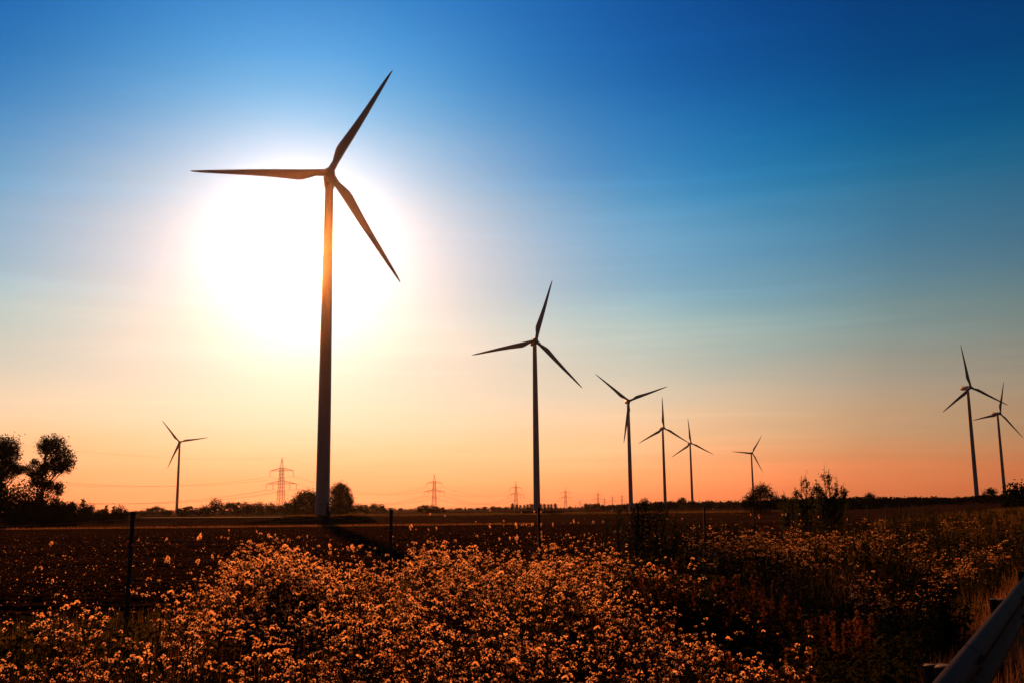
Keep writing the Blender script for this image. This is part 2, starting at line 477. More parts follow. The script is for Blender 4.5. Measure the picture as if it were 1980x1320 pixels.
def lathe(mb, prof, sides=28, axis='z', mi=0):
    v = []
    for r, h in prof:
        for a in range(sides):
            th = 2 * PI * a / sides
            p = (r * math.cos(th), r * math.sin(th), h)
            v.append(p if axis == 'z' else (p[0], h, p[1]))
    q = [(k * sides + a, k * sides + (a + 1) % sides, (k + 1) * sides + (a + 1) % sides, (k + 1) * sides + a) for k in range(len(prof) - 1) for a in range(sides)]
    if axis == 'y': q = [x[::-1] for x in q]
    mb.quads(v, q, mi)


mb = MB()
lathe(mb, [(2.12, -.3), (2.12, .05), (2.06, .06), (1.95, 18), (1.951, 18.15), (1.84, 36), (1.841, 36.2), (1.66, 58), (1.661, 58.2), (1.45, 80), (1.451, 80.2), (1.22, HUB_Z - 1.9), (1.05, HUB_Z - 1.9)], 32)
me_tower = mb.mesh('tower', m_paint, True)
mb = MB(); mb.box((-.45, -.06, 0), (.45, .06, 2.1)); mb.box((-.6, -.5, -1.35), (.6, .02, -.02)); mb.box((.47, -.09, -.02), (.55, .05, 2.2)); mb.box((-.55, -.09, -.02), (-.47, .05, 2.2))
me_door = mb.mesh('door', m_dark)
mb = MB()   # nacelle: rounded box section lofted along y
secs = [(-2.3, .78), (-2.2, .92), (-1.0, 1.0), (4.5, 1.0), (7.2, .92), (8.6, .78), (8.8, .62)]
ns = 20; v = []
for y, s in secs:
    for a in range(ns):
        th = 2 * PI * a / ns; c, s_ = math.cos(th), math.sin(th)
        k = (abs(c) ** 4 + abs(s_) ** 4) ** -.25
        v.append((1.75 * s * k * c, y, 1.85 * s * k * s_ + (.15 if y > 4 else 0)))
mb.quads(v, [(k * ns + a, k * ns + (a + 1) % ns, (k + 1) * ns + (a + 1) % ns, (k + 1) * ns + a) for k in range(len(secs) - 1) for a in range(ns)])
mb.add(v, [(0, a, a + 1) for a in range(1, ns - 1)]); mb.add(v, [((len(secs) - 1) * ns, (len(secs) - 1) * ns + a + 1, (len(secs) - 1) * ns + a) for a in range(1, ns - 1)])
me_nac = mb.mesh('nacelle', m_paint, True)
mb = MB(); mb.tube([(0, 6.8, 1.9), (0, 6.8, 3.3)], .06, 5); mb.tube([(-.5, 6.8, 2.9), (.5, 6.8, 2.9)], .05, 5); mb.box((.38, 6.7, 2.9), (.58, 6.9, 3.2)); mb.box((-.56, 6.72, 2.92), (-.42, 6.88, 3.1))
me_mast = mb.mesh('wind_vane', m_dark)
mb = MB(); lathe(mb, [(.02, -2.0), (.7, -1.85), (1.25, -1.4), (1.62, -.7), (1.75, 0), (1.75, .9), (1.6, 1.5), (1.2, 1.8)], 24, 'y')
me_hub = mb.mesh('hub', m_paint, True)
mb = MB()
SEC = [(.7, .95, 1.0, 0), (2.4, .95, 1.0, 0), (4.0, 1.95, .85, 8), (6.0, 2.62, .50, 10), (8.0, 3.12, .32, 10), (9.6, 3.20, .24, 10), (12, 2.95, .21, 8), (17, 2.45, .19, 5.5), (23, 1.95, .17, 3), (29, 1.50, .16, 1.5), (34, 1.12, .15, .5), (37.5, .80, .14, 0), (39.5, .48, .14, 0), (40.3, .22, .14, 0), (40.5, .05, .14, 0)]
nb = 14; v = []
for r, ch, tk, tw in SEC:
    for a in range(nb):
        th = 2 * PI * a / nb
        xc = .5 - .5 * math.cos(th)                     # 0 leading, 1 trailing
        yt = math.sin(th) * .5 * tk * (1 if tk > .9 else (1.25 * (1 - .62 * xc)))
        if ch <= .96 and r < 3: X, Yc = (xc - .5) * 2.1, math.sin(th) * 1.05
        else: X, Yc = (xc * ch - min(.98, .30 * ch + .34 * (ch < 3))), yt * ch
        ct, sn = math.cos(rad(tw)), math.sin(rad(tw))
        v.append((-(X * ct), Yc + X * sn, r))
mb.quads(v, [(k * nb + a, k * nb + (a + 1) % nb, (k + 1) * nb + (a + 1) % nb, (k + 1) * nb + a) for k in range(len(SEC) - 1) for a in range(nb)])
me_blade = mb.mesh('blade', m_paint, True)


def turbine(x, y, z, yaw, phase, label):
    r = empty('wind_turbine', (x, y, z), rad(yaw))
    tag(r, label, 'wind turbine', 'wind turbines across the plain')
    link('tower', me_tower, r)
    d = link('door', me_door, r); d.location = (2.04 * math.sin(rad(48)), -2.04 * math.cos(rad(48)), 1.45); d.rotation_euler = (0, 0, rad(48))
    n_ = link('nacelle', me_nac, r, (0, 0, HUB_Z)); link('wind_vane', me_mast, n_)
    tilt = Matrix.Rotation(rad(-5), 4, 'X')
    hub = link('hub', me_hub, r); hub.matrix_local = Matrix.Translation((0, -4.0, HUB_Z)) @ tilt
    for k in range(3):
        b = link('blade', me_blade, r)
        b.matrix_local = Matrix.Translation((0, -4.5, HUB_Z)) @ tilt @ Matrix.Rotation(-rad(phase + 120 * k - 90), 4, 'Y')
    return r


turbine(-55.7, 294.7, -.05, 10, 62.6, 'tallest nearest wind turbine, its tower on the low mound beside the sun')
turbine(13.9, 605.8, -.2, 7.5, 73.9, 'second nearest wind turbine, alone in the middle of the plain')
turbine(109.4, 943.1, -2.1, 5.7, 20.6, 'wind turbine with one blade hanging down along its tower, left of a close pair')
turbine(191.1, 1274.7, -2.1, 12, 89.8, 'wind turbine with one blade pointing straight up, left one of the close pair')
turbine(281.1, 1590.3, -2.1, 10, 93.9, 'smaller wind turbine right of the close pair, its left blade under its neighbour')
turbine(452.1, 1904.8, -2.1, 10.4, 56.6, 'smallest wind turbine, its tower rising behind the round bushy tree')
turbine(420.3, 917.2, gz(420.3, 917.2).item(), 12.4, 96.2, 'taller wind turbine of the two at the right edge, nacelle seen from the side')
turbine(580.2, 1193.8, gz(580.2, 1193.8).item(), 13.7, 73.2, 'rightmost wind turbine, partly behind the blade of its taller neighbour')
turbine(-479.8, 1440.3, -2.1, 11.9, 9.6, 'small wind turbine left of the tallest one, between tree and power lines')

# ------------------------------------------------------------------ pylons and cables
def bar(mb, a, b, w_=.2):
    a = np.array(a, float); b = np.array(b, float)
    mb.tube([a, b], w_ * .6, 4, cap=False)


def body_w(z):
    return np.interp(z, [0, 29, 42, 45, 55], [3.5, 2.15, 1.55, 1.45, .12])


mb = MB()
lev = [0, 5.5, 10.5, 15, 19, 22.5, 26, 29.3, 32.3, 35.3, 38.5, 41.9, 44.9]
cor = lambda z, k: (body_w(z) * (1, 1, -1, -1)[k], body_w(z) * (-1, 1, 1, -1)[k], z)
for a_, b_ in zip(lev[:-1], lev[1:]):
    for k in range(4):
        bar(mb, cor(a_, k), cor(b_, k), .30)
        bar(mb, cor(a_, k), cor(b_, (k + 1) % 4), .17); bar(mb, cor(b_, k), cor(a_, (k + 1) % 4), .17)
        bar(mb, cor(b_, k), cor(b_, (k + 1) % 4), .16)
me_mastb = mb.mesh('mast', m_pylon)
mb = MB()
for k in range(4):
    bar(mb, cor(44.9, k), (0, 0, 55), .2)
    for z0, z1 in ((45, 48.5), (48.5, 52)): bar(mb, cor(z0, k), cor(z1, (k + 1) % 4), .12)
me_peak = mb.mesh('peak', m_pylon)


def arm_mesh(zb, zt, half):
    mb = MB()
    for sx in (-1, 1):
        for sy in (-1, 1):
            bw, tw_ = body_w(zb), body_w(zt)
            e = (sx * half, 0, zb)
            bar(mb, (sx * bw, sy * bw, zb), e, .26); bar(mb, (sx * tw_, sy * tw_, zt), e, .2)
            for q in range(1, 5):
                f0, f1 = q / 5, (q - .5) / 5
                pb = np.array((sx * bw, sy * bw, zb)) * (1 - f0) + np.array(e) * f0
                pt = np.array((sx * tw_, sy * tw_, zt)) * (1 - f1) + np.array(e) * f1
                pt2 = np.array((sx * tw_, sy * tw_, zt)) * (1 - f0) + np.array(e) * f0
                bar(mb, pb, pt, .1); bar(mb, pb, pt2, .1)
    return mb.mesh('crossarm', m_pylon)


me_armu, me_arml = arm_mesh(41.9, 44.9, 12.2), arm_mesh(29.3, 32.3, 15.8)
mb = MB()
for dx in (-.3, .3):
    mb.tube([(dx, 0, 0), (dx, 0, -5.2)], .09, 5)
    for k in range(9): lathe(mb, [(.05, -.6 - k * .5), (.17, -.66 - k * .5), (.05, -.72 - k * .5)], 6)
mb.tube([(-.45, 0, -5.3), (.45, 0, -5.3)], .1, 4)
me_ins = mb.mesh('insulator', m_dark)
HANG = [(-12.2, 41.9), (12.2, 41.9), (-15.8, 29.3), (-8.8, 29.3), (8.8, 29.3), (15.8, 29.3)]


def pylon(x, y, rz, label, s=1.0, z=FIELD_Z):
    r = empty('power_pylon', (x, y, z), rz); r.scale = (s, s, s)
    tag(r, label, 'pylon', 'pylons of the overhead power line')
    link('mast', me_mastb, r); link('peak', me_peak, r); link('crossarm', me_armu, r); link('crossarm', me_arml, r)
    for hx, hz in HANG: link('insulator', me_ins, r, (hx, 0, hz))
    return r


def at(px, D): return (px - CX) / FPX * D * 1.0, D


def gx(px, D):
    """ground bearing of a horizon pixel column (roll and pitch taken out)"""
    hy = 982 - .0102 * (px - 990)
    d = Fv * FPX + Rv * (px - CX) - Uv * (hy - CY)
    return d[0] / d[1] * D


PYL = [(542.6, 974), (839.6, 1500), (998, 1920), (1094, 2530), (1157, 3080), (1184.5, 4050)]
lab = ['nearest lattice power pylon, left of the tallest turbine', 'second nearest lattice power pylon, between the two largest turbines', 'third lattice power pylon, just left of the middle turbine',
       'small lattice power pylon right of the middle turbine', 'small far power pylon behind the flat topped grove', 'tiny far power pylon just right of the flat topped grove']
ppos = [(gx(p, D), D) for p, D in PYL]
rz0 = -math.atan2(122, 514)
for (x, y), l in zip(ppos, lab): pylon(x, y, rz0, l)
pylon(gx(1203, 3600), 3600, .1, 'tiny far power pylon close to the left of the blade down turbine', .95)
pylon(gx(1169.5, 4600), 4600, .3, 'faint thin pylon seen almost edge on right of the flat topped grove', .9)
pylon(gx(1122, 5400), 5400, .5, 'faint tiny pylon farthest off on the horizon', .9)
chain = [(-352.0, 452.0)] + ppos
cr_, sr_ = math.cos(rz0), math.sin(rz0)
for ci, (hx, hz) in enumerate(HANG + [(0, 55.0)]):
    zt = FIELD_Z + hz - (5.4 if hz < 50 else 0)
    mb = MB()
    for k in range(len(chain) - 1):
        a, b = chain[k], chain[k + 1]
        A = np.array((a[0] + hx * cr_, a[1] + hx * sr_, zt)); B = np.array((b[0] + hx * cr_, b[1] + hx * sr_, zt))
        L = np.linalg.norm(B - A); tq = np.linspace(0, 1, 33)
        p = A[None] * (1 - tq[:, None]) + B[None] * tq[:, None]; p[:, 2] -= 4 * (14 if hz < 50 else 10) * tq * (1 - tq) * (L / 520) ** .5
        for off in ((-.2, .2) if hz < 50 else (0,)):
            pp = p.copy(); pp[:, 0] += off * cr_; pp[:, 1] += off * sr_
            mb.tube(pp, .05 if hz < 50 else .035, 4, cap=False)
        if hz < 50:
            for f_ in np.arange(.06, .97, .09):
                c = np.array([np.interp(f_, tq, p[:, d_]) for d_ in range(3)]); mb.box(c - (.3, .1, .1), c + (.3, .1, .1))
    side = ['left upper', 'right upper', 'outer left lower', 'inner left lower', 'inner right lower', 'outer right lower', 'topmost'][ci]
    o = link('power_cable', mb.mesh('power_cable', m_cable))
    tag(o, 'sagging power cable strung along the pylons at the ' + side + (' crossarm end' if ci < 2 else ' hanger' if ci < 6 else ' mast peaks'), 'power cable', 'cables strung from pylon to pylon')


# ------------------------------------------------------------------ trees
def crown_arrays(ell, n, size, clump=.32, per=9, rng=RNG):
    """leaf clumps through ellipsoids (cx,cy,cz,rx,ry,rz,weight)"""
    ell = np.array(ell, float); wt = ell[:, 6] / ell[:, 6].sum()
    nc = max(1, n // per)
    k = rng.choice(len(ell), nc, p=wt)
    d = rng.normal(0, 1, (nc, 3)); d /= np.linalg.norm(d, axis=1)[:, None]
    rr_ = rng.random(nc) ** .40
    C = ell[k, :3] + d * rr_[:, None] * ell[k, 3:6]
    off = rng.normal(0, 1, (nc, per, 3)) * (clump * ell[k, 3:6].mean(1))[:, None, None]
    P_ = (C[:, None, :] + off).reshape(-1, 3)
    v, f = leaves(P_, size * rng.uniform(.6, 1.35, len(P_)), aspect=.62)
    return v, f


def trunk_mb(h, r, ell, lean=(0, 0), limbs=10, rng=RNG, top=.85):
    mb = MB()
    zz_ = np.linspace(-.02 * h, top * h, 9)
    wob = rng.normal(0, .008 * h, (9, 2)).cumsum(0); wob[0] = 0
    tr = np.stack([wob[:, 0] + lean[0] * zz_, wob[:, 1] + lean[1] * zz_, zz_], 1)
    mb.tube(tr, np.linspace(r, r * .25, 9), 7)
    ell = np.array(ell, float)
    for q in range(limbs):
        e = ell[q % len(ell)]
        tgt = e[:3] + rng.normal(0, .35, 3) * e[3:6]
        zs = np.clip(tgt[2] - abs(tgt[0] - np.interp(tgt[2], zz_, tr[:, 0])) * .8 - .08 * h, .1 * h, top * h * .95)
        s_ = np.array([np.interp(zs, zz_, tr[:, 0]), np.interp(zs, zz_, tr[:, 1]), zs])
        m_ = (s_ + tgt) / 2 + np.array([0, 0, -.02 * h])
        mb.tube([s_, m_, tgt], [r * .38, r * .25, r * .08], 5, cap=False)
        for _ in range(3):
            t2 = tgt + rng.normal(0, .6, 3) * e[3:6]
            mb.tube([m_, (m_ + t2) / 2 + rng.normal(0, .01 * h, 3), t2], [r * .16, r * .1, r * .03], 4, cap=False)
    return mb


def make_tree(name, label, loc, h, ell, n, leaf, cat='tree', group=None, r=None, limbs=12, top=.85, lm=None, clump=.32, rz=0):
    e = [(c[0] * h, c[1] * h, c[2] * h, c[3] * h, c[4] * h, c[5] * h, c[6]) for c in ell]
    root = empty(name, loc, rz); tag(root, label, cat, group)
    link('trunk', trunk_mb(h, r or h * .018, e, limbs=limbs, top=top).mesh('trunk', m_bark, True), root)
    mb = MB(); mb.add(*crown_arrays(e, n, leaf, clump)); link('crown', mb.mesh('crown', lm or m_leaf), root)
    return root


# the two tall trees at the left edge (in units of tree height, seen from the front)
DL = 300
xl = gx(79, DL)
make_tree('tall_tree', 'tall tree with a domed head and sky gaps in its crown near the left edge', (xl, DL, FIELD_Z), 26.4,
          [(.075, 0, .91, .15, .13, .085, 1.7), (.02, 0, .86, .10, .1, .08, .9), (.20, .02, .79, .11, .1, .10, 1.1), (.12, -.03, .73, .12, .1, .08, .8), (.13, .03, .635, .17, .12, .05, 1.1), (.29, 0, .70, .065, .06, .05, .35),
           (.22, 0, .66, .09, .07, .06, .5), (-.105, 0, .70, .05, .05, .05, .3), (-.20, .02, .635, .06, .06, .05, .35), (-.13, 0, .585, .07, .06, .035, .3), (-.05, 0, .58, .09, .09, .075, .8), (.0, .03, .67, .06, .05, .06, .4), (-.09, 0, .48, .06, .06, .05, .4),
           (.03, -.02, .47, .08, .08, .06, .5), (.13, 0, .44, .11, .1, .055, .7), (.20, 0, .375, .045, .04, .045, .2), (0.02, 0, .35, .09, .1, .08, .6), (.17, 0, .27, .03, .03, .05, .12)], 16000, .235, r=.52, limbs=36, clump=.22, top=.9)
xl0 = gx(-4, DL - 15)
make_tree('tall_tree', 'tall dense tree cut by the left edge of the view', (xl0, DL - 15, FIELD_Z), 25.6,
          [(.02, 0, .88, .14, .13, .10, 1.3), (.09, 0, .80, .10, .1, .10, .9), (-.10, 0, .80, .15, .14, .13, 1.3), (.06, 0, .69, .13, .1, .08, .9), (.16, 0, .62, .09, .08, .055, .6), (.02, .02, .57, .10, .1, .06, .6), (-.14, 0, .6, .15, .12, .12, 1), (-.02, 0, .46, .08, .1, .08, .5)], 13000, .235, r=.5, limbs=26, clump=.24)

bushE = [(0, 0, .45, .45, .4, .38, 2), (.25, 0, .7, .25, .3, .26, 1), (-.3, 0, .5, .3, .3, .33, 1), (.5, .1, .3, .3, .3, .28, .9), (-.55, 0, .3, .3, .3, .28, .8)]
for px, D, h, l in ((24, 280, 12.6, 'big dark bush in front of the left edge tree'), (57, 292, 8.6, 'dark bush at the foot of the domed tree, left side'),
                    (98, 288, 7.4, 'dark bush at the foot of the domed tree, right side'), (-14, 270, 11, 'dark bush cut by the left edge of the view'), (122, 292, 6.2, 'low bush at the right end of the left edge thicket')):
    make_tree('bush', l, (gx(px, D), D, FIELD_Z), h, bushE, 6000, .27, 'bush', 'bushes under the tall trees', r=.12, limbs=6, top=.5)

# far trees: a few kinds, shared meshes
KIND = {}


def far_kind(name, ell, n, leaf, limbs=6, r=.02, top=.7):
    rr_ = trunk_mb(1.0, r, ell, limbs=limbs, top=top).mesh('trunk', m_bark)
    mb = MB(); mb.add(*crown_arrays(ell, n, leaf, .34, 6)); KIND[name] = (rr_, mb.mesh('crown', m_leaf))


for k in range(4):
    rg = np.random.default_rng(40 + k)
    ell = [(0, 0, .5, .33, .33, .36, 2.4)] + [(rg.uniform(-.3, .3), rg.uniform(-.3, .3), rg.uniform(.28, .85), *(rg.uniform(.12, .24) * np.ones(3)), .8) for _ in range(9)]
    far_kind('round%d' % k, ell, 1500, .036)
for k in range(2):
    far_kind('poplar%d' % k, [(0, 0, .60, .13, .13, .37, 2), (.04, 0, .4, .13, .13, .2, 1), (-.03, 0, .8, .09, .09, .16, .7)], 900, .03)
far_kind('spruce', [(0, 0, .15 + .1 * q, .26 * (1 - q / 9.5) + .02, .26 * (1 - q / 9.5) + .02, .06, 1.2 - .1 * q) for q in range(9)], 1200, .03, top=.97)
far_kind('stalk', [(0, 0, .80, .3, .3, .15, 2), (.2, 0, .72, .2, .2, .1, 1), (-.22, 0, .70, .16, .2, .1, .8), (-.1, 0, .88, .15, .15, .1, .7)], 900, .035, r=.022, top=.75)
far_kind('bushy', [(0, 0, .42, .6, .5, .40, 2), (.35, 0, .55, .3, .3, .33, 1), (-.4, 0, .45, .35, .3, .34, 1), (.7, 0, .28, .3, .3, .25, .7), (-.75, 0, .28, .3, .3, .25, .7)], 1800, .04, top=.4)


def far_tree(kind, px, top_y, D, label, group, wide=1.0, z=None, cat='tree', name=None):
    x = gx(px, D)
    if z is None: z = FIELD_Z if px < 1450 else gz(x, D).item()
    hy = 982 - .0102 * (px - 990)
    h = (hy - top_y) / FPX * D * 1.02 + 1.6 - z
    nm = name or {'r': 'broadleaf_tree', 'p': 'poplar_tree', 's': 'spruce_tree' if kind == 'spruce' else 'open_tree', 'b': 'bush'}[kind[0]]
    root = empty(nm, (x, D, z), random.uniform(0, 6.28) if kind not in ('bushy',) else random.uniform(-.3, .3))
    root.scale = (h * wide, h * wide, h)
    tag(root, label, cat, group)
    for nm_, me in zip(('trunk', 'crown'), KIND[kind]): link(nm_, me, root)
    return root


R_ = ['round0', 'round1', 'round2', 'round3']
rg = random.Random(3)
# dark hedgerow right of the tall left trees
for px, ty, k in ((133, 968, 'round1'), (146, 971, 'bushy'), (160, 966, 'spruce'), (172, 977, 'round2'), (184, 981, 'bushy'), (193, 982, 'round0'), (205, 977, 'spruce'), (219, 979, 'spruce'), (231, 977, 'round3'), (241, 984, 'round1')):
    far_tree(k, px, ty, 345 + rg.uniform(-15, 25), 'dark conifer or bush in the hedgerow just right of the tall left trees', 'trees of the left hedgerow', 1.1)
for px, ty in ((262, 986), (275, 985), (288, 980), (300, 977), (314, 981), (326, 984)):
    far_tree(rg.choice(R_), px, ty, 760 + rg.uniform(-60, 60), 'small tree on the far edge left of the small left turbine', 'far trees left of the small left turbine', 1.2)
for px, ty, wd in ((352, 979, 1.6), (370, 977, 1.6), (386, 980, 1.4), (399, 976, 1.4), (415, 964, 1.0), (431, 975, 1.2), (446, 969, 1.0), (459, 969, 1.1), (471, 970, 1.1), (484, 973, 1.2), (497, 971, 1.2), (511, 975, 1.3), (524, 971, 1.2), (536, 976, 1.3), (549, 974, 1.2), (560, 968, 1.1)):
    far_tree(rg.choice(R_), px, ty, 640 + rg.uniform(-40, 60), 'tree in the dark row between the small left turbine and the tallest turbine', 'tree row left of the tallest turbine', wd)
make_tree('broadleaf_tree', 'broad dark tree directly left of the tallest turbine tower', (gx(592, 570), 570, FIELD_Z), 14.6,
          [(.0, 0, .80, .34, .3, .17, 1.6), (-.32, 0, .62, .26, .25, .18, 1.1), (.32, 0, .72, .26, .25, .2, 1.2), (0, 0, .45, .5, .4, .25, 2.2), (-.5, 0, .36, .22, .2, .16, .8), (.45, 0, .38, .3, .25, .25, 1.2), (0, 0, .2, .5, .4, .18, 1.6)], 13000, .34, limbs=16)
make_tree('broadleaf_tree', 'tall leafy tree with sky gaps directly right of the tallest turbine tower', (gx(656, 560), 560, FIELD_Z), 18.5,
          [(.0, 0, .9, .16, .15, .09, .8), (.16, 0, .78, .16, .15, .12, 1), (-.12, 0, .74, .18, .15, .13, 1), (.27, 0, .58, .14, .13, .1, .8), (.05, 0, .6, .2, .2, .13, 1.1), (-.2, 0, .5, .18, .18, .14, 1), (.33, 0, .42, .1, .1, .08, .5), (.1, 0, .36, .25, .25, .14, 1.6), (-.2, 0, .25, .22, .2, .14, 1.5), (.25, 0, .2, .18, .2, .14, 1.4), (0, 0, .14, .3, .3, .13, 1.6)], 15000, .33, limbs=20)
for px, ty, wd in ((690, 975, 1.5), (702, 974, 1.4), (715, 976, 1.3), (728, 973, 1.3), (742, 976, 1.2), (681, 978, 1.3)):
    far_tree(rg.choice(R_), px, ty, 820 + rg.uniform(-40, 40), 'rounded tree in the clump right of the tallest turbine', 'tree clump right of the tallest turbine', wd)
far_tree('round1', 776, 980.5, 1500, 'lone small round tree between two pylons on the far edge', None, 1.3)
for px, ty, wd in ((812, 976, 1.2), (824, 974, 1.1), (835, 976, 1.4), (846, 977, 1.3), (858, 979, 1.2)):
    far_tree(rg.choice(R_), px, ty, 850 + rg.uniform(-30, 30), 'tree in the dark clump at the foot of the second nearest pylon', 'tree clump under the second pylon', wd)
for px, ty, wd in ((888, 981, 1.6), (910, 981.5, 1.8), (925, 980, 1.6), (936, 978, 1.3), (953, 977, 1.4), (965, 979, 1.6), (978, 980, 1.5)):
    far_tree(rg.choice(R_), px, ty, 1500 + rg.uniform(-60, 120), 'small tree of the far row between the second and third pylons', 'far trees between the second and third pylons', wd)
for px, ty in ((991, 972), (999, 974), (1006, 975)):
    far_tree(rg.choice(('poplar0', 'poplar1')), px, ty, 1150, 'slim tree in the group of three at the foot of the third pylon', 'three slim trees under the third pylon', 1.3)
for px, ty in ((1014, 975), (1020, 974), (1026, 973), (1031, 973.5), (1046, 973), (1053, 973), (1060, 974), (1066, 973.5), (1074, 972.5)):
    far_tree(rg.choice(('poplar0', 'poplar1')), px, ty, 1200 + rg.uniform(-15, 15), 'slim poplar in the row behind the middle turbine', 'poplar row behind the middle turbine', 1.35)
for px, ty in ((1133, 972.5), (1138, 973), (1144, 973), (1150, 973), (1155, 972), (1160, 973), (1165, 973.5)):
    far_tree(rg.choice(R_), px, ty, 1250 + rg.uniform(-15, 15), 'tree of the flat topped grove below the far pylons', 'flat topped grove below the far pylons', .8)
far_tree('round3', 1248, 962.5, 900, 'broad round tree right of the blade down turbine', None, 1.0)
far_tree('round0', 1268, 970, 920, 'low tree joined to the broad round tree on its right', None, 1.2)
far_tree('round1', 1279, 971, 940, 'low tree left of the foot of the close pair turbine', None, 1.1)
far_tree('round2', 1296, 968, 960, 'small tree right of the foot of the straight up bladed turbine', None, 1.1)
far_tree('round0', 1306, 969, 960, 'small tree left of the open umbrella shaped tree', None, 1.1)
far_tree('stalk', 1319, 962, 800, 'open umbrella shaped tree with its trunk showing between two turbine towers', None, 1.0)
far_tree('round1', 1341, 967, 1000, 'small tree behind the foot of the smaller close pair turbine', None, .9)
far_tree('round2', 1369, 967.5, 1100, 'small round tree standing above the far wood right of the close pair', None, .9)
make_tree('broadleaf_tree', 'round bushy tree in front of the smallest turbine', (gx(1470, 480), 480, FIELD_Z), 13.4,
          [(.10, 0, .87, .30, .25, .12, 1.4), (.02, 0, .72, .34, .3, .14, 1.6), (-.25, 0, .56, .28, .25, .13, 1.2), (.38, 0, .62, .22, .2, .13, .9), (-.48, 0, .40, .20, .2, .12, .8), (0, 0, .40, .50, .4, .22, 2.2), (.55, 0, .50, .16, .15, .09, .4), (-.1, 0, .2, .5, .4, .18, 2), (.3, 0, .25, .35, .3, .2, 1.2)], 12000, .25, limbs=16, r=.3)
far_tree('round1', 1681, 951, 620, 'dark rounded tree standing above the right hand wood edge', None, .75, z=-1)
far_tree('stalk', 1919, 944, 640, 'open crowned tree between the two right edge turbines', None, 1.0)
far_tree('round3', 1905, 950, 640, 'small tree left of the open crowned one by the right edge turbines', None, .6)
for px, ty, D in ((1971, 937, 190), (1990, 930, 180), (1955, 952, 210)):
    far_tree('round0' if px != 1990 else 'round2', px, ty, D, {1971: 'leafy bush at the right edge below the rightmost turbine', 1990: 'bush cut by the right edge of the view', 1955: 'lower bush left of the right edge bush'}[px], 'bushes at the right edge', 1.1, z=-1.0, cat='bush', name='bush')


# woods that read as one mass
def wood(name, label, px0, px1, topf, Df, n, cs, depth, nl=60, leaf=.13):
    mb = MB()
    proto = []
    for k in range(6):
        ell = [(0, 0, .55, .42, .42, .42, 2), (RNG.uniform(-.2, .2), 0, .75, .25, .25, .22, 1), (.25, .1, .4, .25, .25, .3, 1), (-.25, 0, .4, .25, .25, .3, 1)]
        b = MB(); b.add(*crown_arrays(ell, nl, leaf, .3, 4)); b.tube([(0, 0, 0), (0, 0, .9)], [.05, .02], 4); proto.append(b.arrays())
    pxs = np.linspace(px0, px1, n) + RNG.normal(0, 2, n)
    for p in pxs:
        D = Df(p) * (1 + RNG.uniform(0, depth))
        x = gx(p, D); z = gz(x, D).item()
        hy = 982 - .0102 * (p - 990)
        h = max(3.0, (hy - topf(p) + RNG.normal(0, .8)) / FPX * D + 1.6 - z)
        wd = min(h * 1.1, cs) * RNG.uniform(.8, 1.25)
        mb.put(proto[RNG.integers(6)], s=(wd, wd, h), rz=RNG.uniform(0, 6.28), loc=(x, D, z))
    tag(link(name, mb.mesh(name, m_wood)), label, 'wood', kind='stuff')


wood('far_wood', 'dark wood edge along the right horizon behind the saplings', 1500, 1990, lambda p: np.interp(p, [1500, 1640, 1760, 1860, 1900, 1990], [966, 962.5, 961.5, 961, 958, 955]), lambda p: 700, 420, 9, .25)
wood('far_wood', 'low far wood behind the row of small turbines', 1165, 1520, lambda p: np.interp(p, [1165, 1200, 1240, 1330, 1430, 1520], [978, 974.5, 971, 970, 969, 967]), lambda p: 1500, 320, 20, .2)
wood('far_wood', 'thin blue dark wood line on the horizon left of the grove', 250, 1175, lambda p: 982 - .0102 * (p - 990) - 2.2 + .8 * math.sin(p * .09) + .8 * math.sin(p * .031), lambda p: 2300, 420, 34, .2, nl=40)

# ------------------------------------------------------------------ wire fence
P0 = np.array([-4.40, 11.65]); DK = np.array([2.458, 4.334])
fence = empty('wire_fence', (P0[0], P0[1], 0)); tag(fence, 'wire mesh fence on thin posts between roadside weeds and field', 'fence')
mb = MB(); mb.tube([(0, 0, -.4), (0, 0, 1.58), (0, 0, 1.60)], [.027, .026, .018], 10); mb.tube([(0, 0, 1.54), (0, 0, 1.585), (0, 0, 1.60)], [.031, .031, .024], 10)
me_fp = mb.mesh('post', m_post, True)
KN = list(range(-1, 23))


def fp(k):
    p = P0 + DK * k
    return p[0], p[1], float(np.interp(st(p[0], p[1])[1], PROFILE_S, PROFILE_Z))


jit = {k: (random.gauss(0, .012), random.gauss(0, .012), random.gauss(0, .02)) for k in KN}
for k in KN:
    x, y, z = fp(k)
    if k == 0: jit[k] = (0, -.018, .01)
    o = link('post', me_fp, fence, (x - P0[0], y - P0[1], z + jit[k][2])); o.rotation_euler = (jit[k][0], jit[k][1] + (.03 if k == 0 else 0), random.uniform(0, 6) if k else 0)
# the braced post
x, y, z = fp(5)
for sg in (-1, 1):
    mb = MB(); mb.tube([(0, 0, .95), (sg * DK[0] * .22, sg * DK[1] * .22, .0)], .028, 8)
    link('brace', mb.mesh('brace', m_post, True), fence, (x - P0[0], y - P0[1], z))
WZ = [.12, .34, .56, .80, 1.04, 1.28, 1.52]
seq = [fp(k) for k in KN]
fl = math.atan2(DK[1], DK[0]); side = np.array([math.sin(fl), -math.cos(fl)]) * .036
for h in WZ:
    mb = MB(); pts = []
    for a, b in zip(seq[:-1], seq[1:]):
        for f_ in (0, .25, .5, .75):
            pts.append((a[0] + (b[0] - a[0]) * f_ + side[0] - P0[0], a[1] + (b[1] - a[1]) * f_ + side[1] - P0[1], a[2] + h - .05 * math.sin(PI * f_) + random.gauss(0, .006)))
    mb.tube(pts, .0022, 4, cap=False)
    link('wire', mb.mesh('wire', m_wire), fence)
mb = MB()
L = (len(KN) - 1) * 5.0
